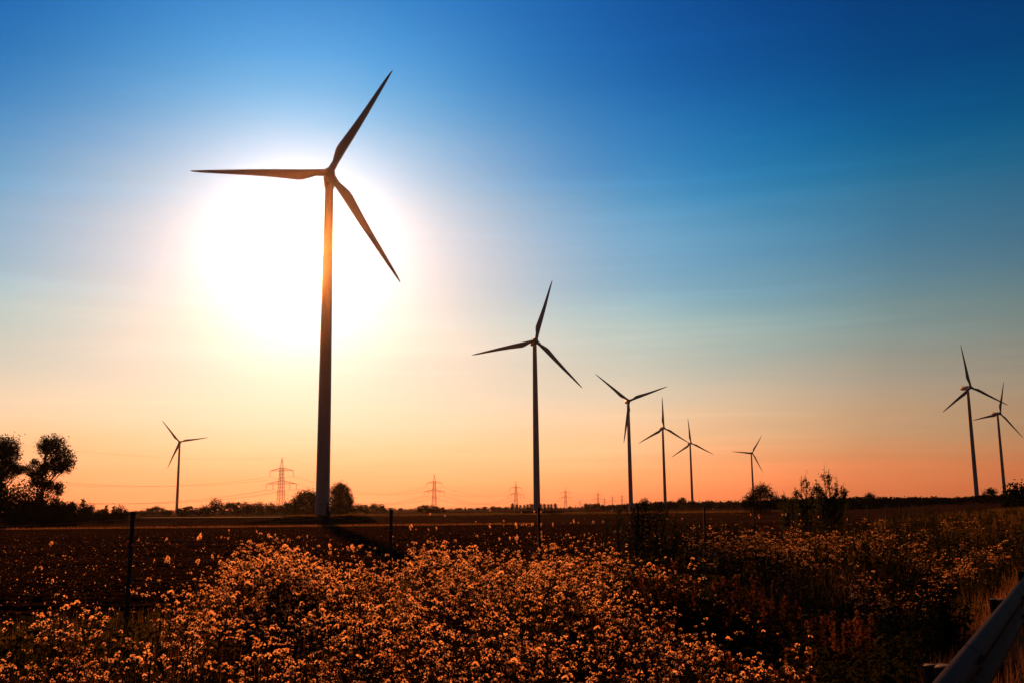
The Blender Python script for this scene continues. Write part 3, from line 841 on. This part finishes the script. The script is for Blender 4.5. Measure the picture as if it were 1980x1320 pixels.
for dd in np.arange(.25, L, .5):
    k = dd / 5 - 1; p = P0 + DK * k
    mb.tube([(p[0] - P0[0] + side[0] * 1.1, p[1] - P0[1] + side[1] * 1.1, .10 - .05), (p[0] - P0[0] + side[0] * 1.1, p[1] - P0[1] + side[1] * 1.1, 1.52)], .0013, 3, cap=False)
o = link('stay_wires', mb.mesh('stay_wires', m_wire), fence); o['kind'] = 'stuff'


# seed heads -------------------------------------------------------
def puff(rng, n=22, r=1.0, flat=1.0, calyx=True, wide=.34):
    mb = MB()
    d = rng.normal(0, 1, (n, 3)); d[:, 2] = np.abs(d[:, 2]) * 1.15 - .30; d /= np.linalg.norm(d, axis=1)[:, None]
    sd_ = np.cross(d, rng.normal(0, 1, (n, 3))); sd_ /= np.linalg.norm(sd_, axis=1)[:, None]
    ln = r * rng.uniform(.8, 1.15, n)[:, None]
    v = np.stack([d * .42 * r, d * ln + sd_ * wide * r, d * ln * 1.02 - sd_ * wide * r], 1) * np.array([1, 1, flat])
    mb.add(v.reshape(-1, 3), np.arange(3 * n).reshape(-1, 3), 0)
    if calyx:
        a = np.arange(5) * 2 * PI / 5
        ring = np.stack([np.cos(a) * .46, np.sin(a) * .46, np.full(5, .02)], 1) * r
        vv_ = np.concatenate([ring, [[0, 0, -.70 * r], [0, 0, .34 * r]]])
        mb.add(vv_, [(q, (q + 1) % 5, 6) for q in range(5)] + [((q + 1) % 5, q, 5) for q in range(5)], 1)
    return mb


# tufts of down blown into the fence
tuft = []
for k in range(5):
    rg2 = np.random.default_rng(70 + k)
    b = puff(rg2, 16, 1.0, 1.5 if k % 2 else 1.0, False, .42)
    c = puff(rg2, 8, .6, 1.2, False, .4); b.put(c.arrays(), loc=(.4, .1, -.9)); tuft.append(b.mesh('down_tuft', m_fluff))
spots = []
while len(spots) < 298:
    k = random.choices([-1, 0, 1, 2, 3, 4, 5, 6], [4, 11, 12, 9, 6, 4, 2, 2])[0] + random.random()
    h = random.choices(WZ, [.1, .2, .5, 1.4, 2.0, 1.8, .35])[0]
    p = P0 + DK * k
    if random.random() < .5: k = round(k * 10) / 10; p = P0 + DK * k; h += random.uniform(-.1, .1)
    spots.append((p[0] + side[0], p[1] + side[1], h))
for x, y, h in spots:
    o = link('down_tuft', random.choice(tuft)); o.location = (x, y, h)
    s_ = random.choice([.006, .008, .009, .010, .012, .014, .018, .024]); o.scale = (s_, s_, s_ * random.uniform(1, 2.1)); o.rotation_euler = (random.uniform(-.5, .5), random.uniform(-.5, .5), random.uniform(0, 6))
    tag(o, 'small white tuft of thistle down caught on the fence wire', 'thistle down', 'tufts of down caught on the fence wires')


# ------------------------------------------------------------------ guard rail
RAIL_S, RAIL_TOP = -.635, .86
rail = empty('guard_rail', (*xy(1.4, RAIL_S), .1)); rail.rotation_euler = (0, 0, math.atan2(DV[1], DV[0]))
tag(rail, 'galvanised steel guard rail beside the road in the lower right corner', 'guard rail')
# local x along the rail, local y = left (field side)
PR = [(.000, .310), (-.016, .309), (-.040, .297), (-.068, .272), (-.081, .252), (-.083, .235), (-.078, .217), (-.050, .195), (-.014, .172), (-.004, .160), (-.004, .150), (-.014, .138), (-.050, .115), (-.078, .093), (-.083, .075), (-.081, .058), (-.068, .038), (-.040, .013), (-.016, .001), (.000, .0)]
PR = np.array(PR)


def panel_mesh(L_, grow):
    mb = MB(); n = len(PR)
    nrm = np.gradient(PR, axis=0); nrm = np.stack([nrm[:, 1], -nrm[:, 0]], 1); nrm /= np.linalg.norm(nrm, axis=1)[:, None]
    out_ = PR + nrm * (-.0035); out_b = PR
    xs = [0, .32, .325, L_ + .30]; gr = [grow, grow, 0, 0]
    v = []
    for x_, g_ in zip(xs, gr):
        o1 = out_ - nrm * g_; o2 = out_b - nrm * g_
        v += [(x_, a, b) for a, b in o1] + [(x_, a, b) for a, b in o2]
    q = []
    for k in range(len(xs) - 1):
        b0, b1 = k * 2 * n, (k + 1) * 2 * n
        for a in range(n - 1):
            q += [(b0 + a, b0 + a + 1, b1 + a + 1, b1 + a), (b0 + n + a + 1, b0 + n + a, b1 + n + a, b1 + n + a + 1)]
        q += [(b0, b1, b1 + n, b0 + n), (b0 + n - 1, b0 + 2 * n - 1, b1 + 2 * n - 1, b1 + n - 1)]
    for b0 in (0, (len(xs) - 1) * 2 * n): q += [(b0 + a, b0 + n + a, b0 + n + a + 1, b0 + a + 1) for a in range(n - 1)]
    mb.quads(v, q)
    for bx in (.08, .24):
        for bz in (.262, .205, .105, .048):
            ky = np.interp(bz, PR[::-1, 1], PR[::-1, 0]); mb.tube([(bx, ky - grow - .002, bz), (bx, ky - grow - .014, bz)], [.016, .011], 8)
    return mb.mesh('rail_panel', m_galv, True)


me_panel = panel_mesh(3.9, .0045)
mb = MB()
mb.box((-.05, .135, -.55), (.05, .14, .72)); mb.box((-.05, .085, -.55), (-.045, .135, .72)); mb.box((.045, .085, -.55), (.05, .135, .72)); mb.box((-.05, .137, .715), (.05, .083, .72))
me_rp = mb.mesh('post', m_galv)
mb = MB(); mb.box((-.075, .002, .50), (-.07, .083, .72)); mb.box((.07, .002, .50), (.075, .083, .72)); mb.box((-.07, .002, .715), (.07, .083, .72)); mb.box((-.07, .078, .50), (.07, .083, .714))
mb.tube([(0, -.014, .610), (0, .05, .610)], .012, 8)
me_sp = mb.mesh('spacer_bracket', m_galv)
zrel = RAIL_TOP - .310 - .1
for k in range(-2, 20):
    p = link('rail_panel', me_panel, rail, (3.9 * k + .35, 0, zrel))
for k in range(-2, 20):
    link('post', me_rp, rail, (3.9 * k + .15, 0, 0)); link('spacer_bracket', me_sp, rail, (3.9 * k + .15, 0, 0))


# ------------------------------------------------------------------ meadow plants
def leaf_strip(p0, az, L_, wd, droop):
    d = np.array([math.cos(az), math.sin(az), 0]); s_ = np.array([-d[1], d[0], 0])
    a = p0; b = p0 + d * L_ * .5 + np.array([0, 0, L_ * .25]); c = p0 + d * L_ + np.array([0, 0, L_ * (.25 - droop)])
    return np.array([a, b + s_ * wd, b - s_ * wd, c]), np.array([(0, 1, 2), (2, 1, 3)])


def thistle(rng, h, nheads, nleaf=14, spread=.16):
    """stem with leaves (MB) and list of heads (pos, size)"""
    mb = MB(); heads = []
    lean = rng.normal(0, .07, 2)
    st_ = lambda z: np.array([lean[0] * z * z / h, lean[1] * z * z / h, z])
    mb.tube([st_(0) - (0, 0, .1), st_(h * .5), st_(h * .97)], [.006, .005, .003], 4, cap=False)
    nb_ = max(3, nheads // 3); left = nheads
    for b in range(nb_):
        z0 = h * rng.uniform(.34, .92); p = st_(z0); az = rng.uniform(0, 6.28); L_ = spread * rng.uniform(.5, 1.25) * (1.25 - .5 * (z0 / h))
        e = p + np.array([math.cos(az) * L_, math.sin(az) * L_, L_ * rng.uniform(.6, 1.3)])
        e[2] = min(e[2], h * 1.05)
        mb.tube([p, (p + e) / 2 + (0, 0, -.01), e], [.003, .0025, .002], 3, cap=False)
        k = min(left, rng.integers(2, 5)) if b < nb_ - 1 else left
        for q in range(k):
            o = rng.normal(0, .048, 3); o[2] = abs(o[2]) * .8
            hp = e + (o if q else 0)
            if q: mb.tube([e - (0, 0, .02), hp - (0, 0, .01)], .0018, 3, cap=False)
            heads.append((hp, rng.choice([.008, .011, .014, .017, .020, .024], p=[.28, .26, .2, .14, .08, .04])))
        left -= k
        if left <= 0: break
    for q in range(nleaf):
        z = h * rng.uniform(.08, .88)
        v, f = leaf_strip(st_(z), rng.uniform(0, 6.28), rng.uniform(.08, .2), rng.uniform(.010, .022), rng.uniform(-.2, .5))
        mb.add(v, f)
    return mb, heads


puffs = [puff(np.random.default_rng(90 + k), 22, 1.0, .95, wide=.25) for k in range(5)]
me_puff = [b.mesh('seed_head', [m_fluff, m_calyx]) for b in puffs]
puff_lo = [puff(np.random.default_rng(190 + k), 13, 1.0, .95, wide=.33).arrays() for k in range(4)]
puff_hi = [b.arrays() for b in puffs]

# where the thistles grow: far limit of the near patch by bearing
PU = [-.62, -.52, -.46, -.42, -.385, -.35, -.32, -.27, -.20, -.12, -.05, .03, .10, .14, .18, .22, .27, .33]
PY = [5.6, 5.7, 6.0, 6.9, 5.0, 6.6, 9.0, 11.8, 11.4, 11.2, 13.8, 13.8, 12.2, 11.4, 10.2, 9.2, 8.0, 6.5]


def density(u, y):
    lim = np.interp(u, PU, PY)
    d = np.where((y < lim * (1 + .10 * np.sin(u * 61 + y * 3.1) + .06 * np.sin(u * 143 - y * 7))) & (y > 2.7), 1.0, 0.0)
    d *= np.interp(u, [-.6, .02, .12, .22, .3, .36], [1, 1, .9, .65, .35, .1])        # thinning into the ditch on the right
    y0 = np.interp(u, [-.5, -.25, 0, .2, .35], [2.6, 3.0, 4.3, 6.0, 6.6]); y1 = np.interp(u, [-.5, -.25, 0, .2, .35], [3.2, 4.2, 6.6, 9.0, 9.5])
    d *= .22 + .78 * np.clip((y - y0) / (y1 - y0), 0, 1)
    d *= np.clip(.62 + 1.1 * np.sin(u * y * 1.9 + 2) * np.sin(y * 1.3 + u * 4) + .40 * np.sin(u * y * 4.1 + y), np.where(np.asarray(u) < -.3, .6, .12), 1)
    return d


VAR = []
for k in range(12):
    rg2 = np.random.default_rng(300 + k)
    VAR.append(thistle(rg2, 1.0, int(rg2.integers(8, 15))))
me_stem = [mb_.mesh('stem', m_stem) for mb_, _ in VAR]
area_pts = []
while len(area_pts) < 1600:
    y = math.sqrt(random.uniform(2.7 ** 2, 14.2 ** 2)); u = random.uniform(-.62, .36)
    if random.random() < density(u, y):
        x = u * y; s = st(x, y)[1]
        if s < -1.6: area_pts.append((x, y, u))
area_pts.sort(key=lambda p: p[1])


def hgt(x, y, u):
    h = .93 + .09 * math.sin(x * 1.3 + 1) * math.cos(y * .9) + max(-.25, min(.2, random.gauss(0, .10)))
    h *= float(np.interp(u, [-.6, -.42, -.34, -.1, .15, .3], [.80, .86, .98, 1.0, .95, .88]))
    if random.random() < .06: h += random.uniform(.08, .22)
    return max(.45, h)


near = [p for p in area_pts if abs(p[2]) < .54 and p[1] > 3.1][:300]
nearset = set(near)
for x, y, u in near:
    k = random.randrange(12); h = hgt(x, y, u)
    r = empty('thistle', (x, y, gz(x, y).item()), random.uniform(0, 6.28)); r.scale = (h, h, h)
    tag(r, 'brown seeding thistle topped with white fluffy heads in the near roadside patch', 'thistle', 'seeding thistles nearest the camera')
    link('stem', me_stem[k], r)
    keep = 1.0 if y > 4.2 else .6
    for hp, sz_ in VAR[k][1]:
        if random.random() > keep: continue
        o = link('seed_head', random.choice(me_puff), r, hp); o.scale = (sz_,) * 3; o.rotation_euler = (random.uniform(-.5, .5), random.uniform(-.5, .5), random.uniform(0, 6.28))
far_arr = []
for k in range(10):
    rg2 = np.random.default_rng(500 + k)
    b, hd = thistle(rg2, 1.0, int(rg2.integers(12, 22)), 14, .19)
    st_arr = MB(); st_arr.put(b.arrays(), mi=2)
    for hp, sz_ in hd: st_arr.put(puff_lo[rg2.integers(4)], s=sz_ * 1.05, rz=rg2.uniform(0, 6), loc=hp)
    far_arr.append(st_arr.arrays())
mb = MB()
for p in area_pts:
    if p in nearset: continue
    x, y, u = p; h = hgt(x, y, u)
    mb.put(far_arr[random.randrange(10)], s=h, rz=random.uniform(0, 6.28), loc=(x, y, gz(x, y).item()))
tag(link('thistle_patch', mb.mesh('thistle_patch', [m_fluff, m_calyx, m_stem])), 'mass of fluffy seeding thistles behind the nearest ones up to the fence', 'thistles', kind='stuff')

# second, farther patch along the fence on the right
far_arr2 = []
for k in range(6):
    rg2 = np.random.default_rng(600 + k)
    b, hd = thistle(rg2, 1.0, int(rg2.integers(12, 20)), 10, .18)
    a_ = MB(); a_.put(b.arrays(), mi=2)
    for hp, sz_ in hd: a_.put(puff_lo[rg2.integers(4)], s=sz_ * 1.1, rz=rg2.uniform(0, 6), loc=hp)
    far_arr2.append(a_.arrays())
mb = MB(); cnt = 0
while cnt < 800:
    t_ = random.uniform(13, 62); s = random.uniform(-10.6, -2.0)
    x, y = xy(t_, s)
    if y < 11.5 or x / y < .17 or x / y > .56 or (x / y < .3 and y < 15): continue
    pr = 1.0 if 15.0 + 8 * max(0, x / y - .30) < y + 10 * max(0, .30 - x / y) < 31 else .10
    pr *= 1.0 if math.sin(x * .9 + y * .5) + math.sin(y * .7 - x * .3) > 0 else .18
    if random.random() > pr: continue
    h = random.uniform(.55, .95)
    mb.put(far_arr2[random.randrange(6)], s=h, rz=random.uniform(0, 6.28), loc=(x, y, gz(x, y).item())); cnt += 1
tag(link('thistle_patch', mb.mesh('thistle_patch', [m_fluff, m_calyx, m_stem])), 'strip of seeding thistles along the fence on the right', 'thistles', kind='stuff')


# dark leafy weeds in the ditch, and rusty dock
def weed(rng, h, n):
    mb = MB(); stems = rng.integers(4, 8)
    for q in range(stems):
        a = rng.uniform(0, 6.28); sp = rng.uniform(.05, .30)
        top_ = np.array([math.cos(a) * sp, math.sin(a) * sp, h * rng.uniform(.6, 1.05)])
        b0 = top_ * np.array([.2, .2, 0]); mb.tube([b0, (b0 + top_) / 2, top_], [.005, .004, .002], 3, cap=False)
        for _ in range(n // stems):
            f_ = rng.uniform(.15, 1) ** .7; p = b0 + (top_ - b0) * f_
            v, fc = leaf_strip(p, rng.uniform(0, 6.28), rng.uniform(.05, .15), rng.uniform(.012, .034), rng.uniform(0, .7)); mb.add(v, fc)
    return mb


me_weed = [weed(np.random.default_rng(700 + k), 1.0, 110).mesh('leafy_weed', m_weed) for k in range(7)]
cnt = 0
while cnt < 260:
    y = math.sqrt(random.uniform(2.6 ** 2, 13 ** 2)); u = random.uniform(-.1, .52); x = u * y; t_, s = st(x, y)
    if s > -1.5 or s < -8.5: continue
    if random.random() > np.interp(u, [-.1, .05, .15, .3], [.12, .3, .8, 1]): continue
    o = link('leafy_weed', random.choice(me_weed)); h = random.uniform(.5, .95)
    o.location = (x, y, gz(x, y).item()); o.scale = (h * 1.1, h * 1.1, h); o.rotation_euler = (0, 0, random.uniform(0, 6.28))
    tag(o, 'dark green leafy weed growing in the shaded ditch left of the guard rail', 'weed', 'leafy weeds in the ditch'); cnt += 1


def dock(rng):
    s_, l_ = MB(), MB()
    for q in range(4):
        a = rng.uniform(0, 6.28); top_ = np.array([math.cos(a) * .15, math.sin(a) * .15, rng.uniform(.8, 1.0)])
        s_.tube([(0, 0, 0), top_ * .5 + (0, 0, .04), top_], [.006, .005, .002], 4, cap=False)
        C = np.array([top_ * f_ + rng.normal(0, .035 * (1.3 - f_), 3) for f_ in rng.uniform(.45, 1.02, 90)])
        l_.add(*leaves(C, rng.uniform(.012, .026, len(C)), aspect=.8))
    for q in range(10):
        v, f = leaf_strip(np.array([0, 0, rng.uniform(.05, .4)]), rng.uniform(0, 6.28), rng.uniform(.12, .22), .03, rng.uniform(.2, .7)); s_.add(v, f)
    return s_.mesh('stem', m_weed), l_.mesh('seed_spike', m_dock)


me_dock = [dock(np.random.default_rng(800 + k)) for k in range(5)]
cnt = 0
while cnt < 90:
    y = random.uniform(6, 14); u = random.gauss(.235, .06); x = u * y; t_, s = st(x, y)
    if s > -2 or s < -9: continue
    r = empty('dock_plant', (x, y, gz(x, y).item()), random.uniform(0, 6.28)); h = random.uniform(.6, 1.0); r.scale = (h, h, h)
    tag(r, 'rust brown dock plant gone to seed among the dark weeds right of the thistles', 'dock plant', 'rusty dock plants by the ditch')
    a_, b_ = random.choice(me_dock); link('stem', a_, r); link('seed_spike', b_, r)['kind'] = 'stuff'; cnt += 1


# tall stalks and vine columns by the fence
def column(rng, h, r_, n):
    s_, l_ = MB(), MB()
    s_.tube([(0, 0, 0), (rng.normal(0, .04), rng.normal(0, .04), h * .55), (rng.normal(0, .08), rng.normal(0, .08), h)], [.012, .009, .004], 5)
    z = rng.uniform(.05, 1.0, n) ** .9 * h
    a = rng.uniform(0, 6.28, n); rr_ = r_ * np.sqrt(rng.random(n)) * (1.05 - .55 * z / h)
    C = np.stack([rr_ * np.cos(a), rr_ * np.sin(a), z], 1)
    l_.add(*leaves(C, rng.uniform(.012, .028, n), aspect=.55))
    return s_.mesh('stem', m_stem), l_.mesh('foliage', m_leaf2)


me_colm = [column(np.random.default_rng(850 + k), 1.0, .085, 260) for k in range(5)]
COLS = [(1163, 21, 1.35), (1187, 20.5, 1.5), (1200, 22, 1.25), (1212, 23, 1.6), (1222, 23.8, 1.72), (1232, 24.2, 1.75), (1241, 24, 1.6), (1252, 24.5, 1.55), (1262, 25, 1.66), (1272, 25.5, 1.62), (1290, 26, 1.35), (1310, 27, 1.3), (1330, 28, 1.2), (1380, 31, 1.3), (1415, 33, 1.25)]
for px, y, h in COLS:
    x = gx(px, y); y_ = y - 1.2
    r = empty('climbing_vine', (x, y_, gz(x, y_).item()), random.uniform(0, 6.28)); r.scale = (h, h, h)
    tag(r, 'tall leafy climbing stalk standing up against the wire fence near the middle right', 'climbing plant', 'tall leafy stalks along the fence')
    a_, b_ = random.choice(me_colm); link('stem', a_, r); link('foliage', b_, r)


# saplings
def sapling(px_list, D, label):
    x0 = gx(np.mean([p for p, _ in px_list]), D); z0 = gz(x0, D).item()
    r = empty('sapling', (x0, D, z0)); tag(r, label, 'sapling', 'young trees by the fence')
    mb = MB(); lv = MB()
    for px, ty in px_list:
        hy = 982 - .0102 * (px - 990); h = (hy - ty) / FPX * D + 1.6 - z0; dx = gx(px, D) - x0; dy = random.uniform(-.4, .4)
        p = [(dx * .1, dy * .1, -.05), (dx * .6, dy * .6, h * .4), (dx, dy, h * .75), (dx + random.uniform(-.05, .05), dy, h)]
        mb.tube(p, [.035, .025, .013, .004], 6, cap=False)
        P_ = np.array(p)
        for q in range(30):
            f_ = RNG.uniform(.15, .90) ** 1.15; b0 = np.array([np.interp(f_, [0, .4, .75, 1], P_[:, d_]) for d_ in range(3)])
            L_ = (1.02 - f_) * h * RNG.uniform(.22, .50) + .05; a = RNG.uniform(0, 6.28)
            e = b0 + np.array([math.cos(a) * L_ * .55, math.sin(a) * L_ * .55, L_ * .8]); mb.tube([b0, (b0 + e) / 2, e], [.008, .006, .002], 3, cap=False)
            n_ = 34; g_ = RNG.uniform(.1, 1.05, n_)[:, None]
            C = b0 + (e - b0) * g_ + RNG.normal(0, .04, (n_, 3)); lv.add(*leaves(C, RNG.uniform(.025, .052, n_), aspect=.45))
        C = P_[3] + RNG.normal(0, 1, (24, 3)) * np.array([.03, .03, .13]) - (0, 0, .18); lv.add(*leaves(C, RNG.uniform(.02, .035, 24), aspect=.5))
    link('stem', mb.mesh('stem', m_bark), r); link('foliage', lv.mesh('foliage', m_leaf2), r)


sapling([(1540, 940), (1551, 921), (1561, 917), (1570, 936)], 46, 'left sapling with two thin spiky tops beside the fence')
sapling([(1578, 926), (1588, 932), (1600, 904), (1606, 908), (1618, 922), (1628, 936)], 44, 'taller right sapling with one high pointed top beside the fence')
sapling([(1513, 950), (1522, 962), (1530, 955)], 50, 'smallest thin sapling left of the two taller saplings')

# ------------------------------------------------------------------ grasses and undergrowth
def scatter(n, t0, t1, s0, s1, uf=None):
    t_ = RNG.uniform(t0, t1, n); s = RNG.uniform(s0, s1, n)
    x, y = xy(t_, s); ok = (y > .8) & (np.abs(x) < .60 * y + .6)
    x, y = x[ok], y[ok]
    return np.stack([x, y, gz(x, y)], 1)


n = 30000; y = np.sqrt(RNG.uniform(2.2 ** 2, 22 ** 2, n)); x = RNG.uniform(-.62, .50, n) * y; s = st(x, y)[1]; ok = (s < -1.6) & (s > -17)
P = np.stack([x[ok], y[ok], gz(x[ok], y[ok])], 1)
tag(link('meadow_grass', blades(P, RNG.uniform(.18, .55, len(P)), .006 + .0007 * P[:, 1]).mesh('meadow_grass', m_grass)), 'green brown grass filling the ground between the thistles', 'grass', kind='stuff')
n = 42000; y = np.sqrt(RNG.uniform(2.4 ** 2, 15 ** 2, n)); x = RNG.uniform(-.62, .50, n) * y; s = st(x, y)[1]; ok = (s < -1.5) & (s > -9.8)
C = np.stack([x[ok], y[ok], gz(x[ok], y[ok]) + RNG.uniform(.02, .55, ok.sum())], 1); mb = MB(); mb.add(*leaves(C, RNG.uniform(.015, .045, len(C)), up=.3, aspect=.4))
tag(link('undergrowth', mb.mesh('undergrowth', m_weed)), 'tangle of low leaves under the thistles', 'undergrowth', kind='stuff')
n = 60000; y = np.sqrt(RNG.uniform(2.8 ** 2, 14 ** 2, n)); u_ = RNG.uniform(-.62, .36, n); x = u_ * y
ok = (RNG.random(n) < .9 * density(u_, y)) & (st(x, y)[1] < -1.7); P = np.stack([x[ok], y[ok], gz(x[ok], y[ok])], 1)
tag(link('seeding_grass', blades(P, RNG.uniform(.35, .95, len(P)), .0035 + .0004 * P[:, 1], .25).mesh('seeding_grass', m_dry)), 'thin golden grass stalks standing between the seeding thistles', 'grass', kind='stuff')
P = scatter(20000, 1.5, 26, -2.3, .35)
tag(link('dry_verge_grass', blades(P, RNG.uniform(.08, .32, len(P)), .004 + .0005 * P[:, 1], .6).mesh('dry_verge_grass', m_dry)), 'dry orange brown grass on the verge around the guard rail posts', 'grass', kind='stuff')
P = scatter(26000, 22, 70, -10, -.6); keep_ = np.sin(P[:, 0] * .8 + 1.1 * np.sin(P[:, 1] * .37)) + .8 * np.sin(P[:, 1] * .55 + P[:, 0] * .3) + RNG.normal(0, .5, len(P)) > -.1; P = P[keep_]
tag(link('bank_grass', blades(P, RNG.uniform(.15, .6, len(P)) * (1 + .5 * np.sin(P[:, 0] * .6) * np.sin(P[:, 1] * .4)), .006 + .0006 * P[:, 1], .6).mesh('bank_grass', m_grass)), 'tall grass on the roadside bank at the right', 'grass', kind='stuff')
mb = MB(); protos = [weed(np.random.default_rng(900 + k), 1.0, 60).arrays() for k in range(6)]; cnt = 0
while cnt < 950:
    t_ = 10 * (110 / 10) ** random.random(); sgn = random.uniform(-9.4, -1.6); x, y = xy(t_, sgn)
    if y < 9 or x / y < .12: continue
    if math.sin(x * .55 + 1) + math.sin(y * .31 + x * .2) < -.2 and random.random() < .8: continue
    h = random.choice([.35, .5, .6, .75, 1.0]) * (1 + t_ / 160); mb.put(protos[random.randrange(6)], s=(h * 1.2, h * 1.2, h), rz=random.uniform(0, 6.28), loc=(x, y, gz(x, y).item())); cnt += 1
tag(link('bank_weeds', mb.mesh('bank_weeds', m_weed)), 'mixed leafy weeds covering the roadside bank at the right', 'weeds', kind='stuff')
mb = MB(); cnt = 0
while cnt < 420:
    y = math.sqrt(random.uniform(2.5 ** 2, 9 ** 2)); u = random.uniform(-.58, .34); x = u * y
    if st(x, y)[1] > -1.5 or random.random() < .75 * float(density(np.array(u), np.array(y))): continue
    h = random.uniform(.35, .78); mb.put(protos[random.randrange(6)], s=(h * 1.2, h * 1.2, h), rz=random.uniform(0, 6.28), loc=(x, y, gz(x, y).item())); cnt += 1
tag(link('low_weeds', mb.mesh('low_weeds', m_weed)), 'low olive leafy weeds filling the dark gaps in front of the thistles', 'weeds', kind='stuff')
P = scatter(26000, 65, 230, -12, -.4)
tag(link('far_bank_grass', blades(P, RNG.uniform(.5, 1.2, len(P)), np.full(len(P), .05), .35).mesh('far_bank_grass', m_grass)), 'olive weeds and grass running far along the road on the right', 'grass', kind='stuff')
# thin straw and chaff glinting on the field
n = 9000; y = 24 * (200 / 24) ** RNG.random(n); x = RNG.uniform(-.6, .3, n) * y; ok = st(x, y)[1] < -20
P = np.stack([x[ok], y[ok], np.full(ok.sum(), FIELD_Z + .16)], 1)
tag(link('straw_stubble', blades(P, RNG.uniform(.03, .09, len(P)), .012 + .0006 * P[:, 1], 1.2).mesh('straw_stubble', m_dry)), 'scattered straw bits glinting on the ploughed soil', 'straw', kind='stuff')

# ------------------------------------------------------------------ thin evening haze, added to imitate lens glare over the tower by the sun
mb = MB(); mb.box((-16000, -16000, -3.4), (16000, 16000, 152.0))
hz_ = link('haze', mb.mesh('haze', None)); hz_.data.materials.clear()
hm = bpy.data.materials.new('haze_air'); hm.use_nodes = True; ht = NT(hm.node_tree)
ho = ht.new('ShaderNodeOutputMaterial'); hv = ht.new('ShaderNodeVolumePrincipled')
hv.inputs['Color'].default_value = (.96, .87, .82, 1); hv.inputs['Density'].default_value = 1.5e-5; hv.inputs['Anisotropy'].default_value = .97
ht.l.new(hv.outputs[0], ho.inputs['Volume']); hz_.data.materials.append(hm)
tag(hz_, 'thin evening haze over the whole plain, added for the sun glare on the tower', 'haze', kind='stuff')
n = 1500; y = 26 * (150 / 26) ** RNG.random(n); x = RNG.uniform(-.58, .2, n) * y; ok = st(x, y)[1] < -21
P = np.stack([x[ok], y[ok], np.full(ok.sum(), FIELD_Z + .15)], 1)
tag(link('blown_down', blades(P, RNG.uniform(.03, .08, len(P)), .02 + .0007 * P[:, 1], 1.0).mesh('blown_down', m_fluff)), 'flecks of blown thistle down lying on the dark ploughed soil', 'thistle down', kind='stuff')
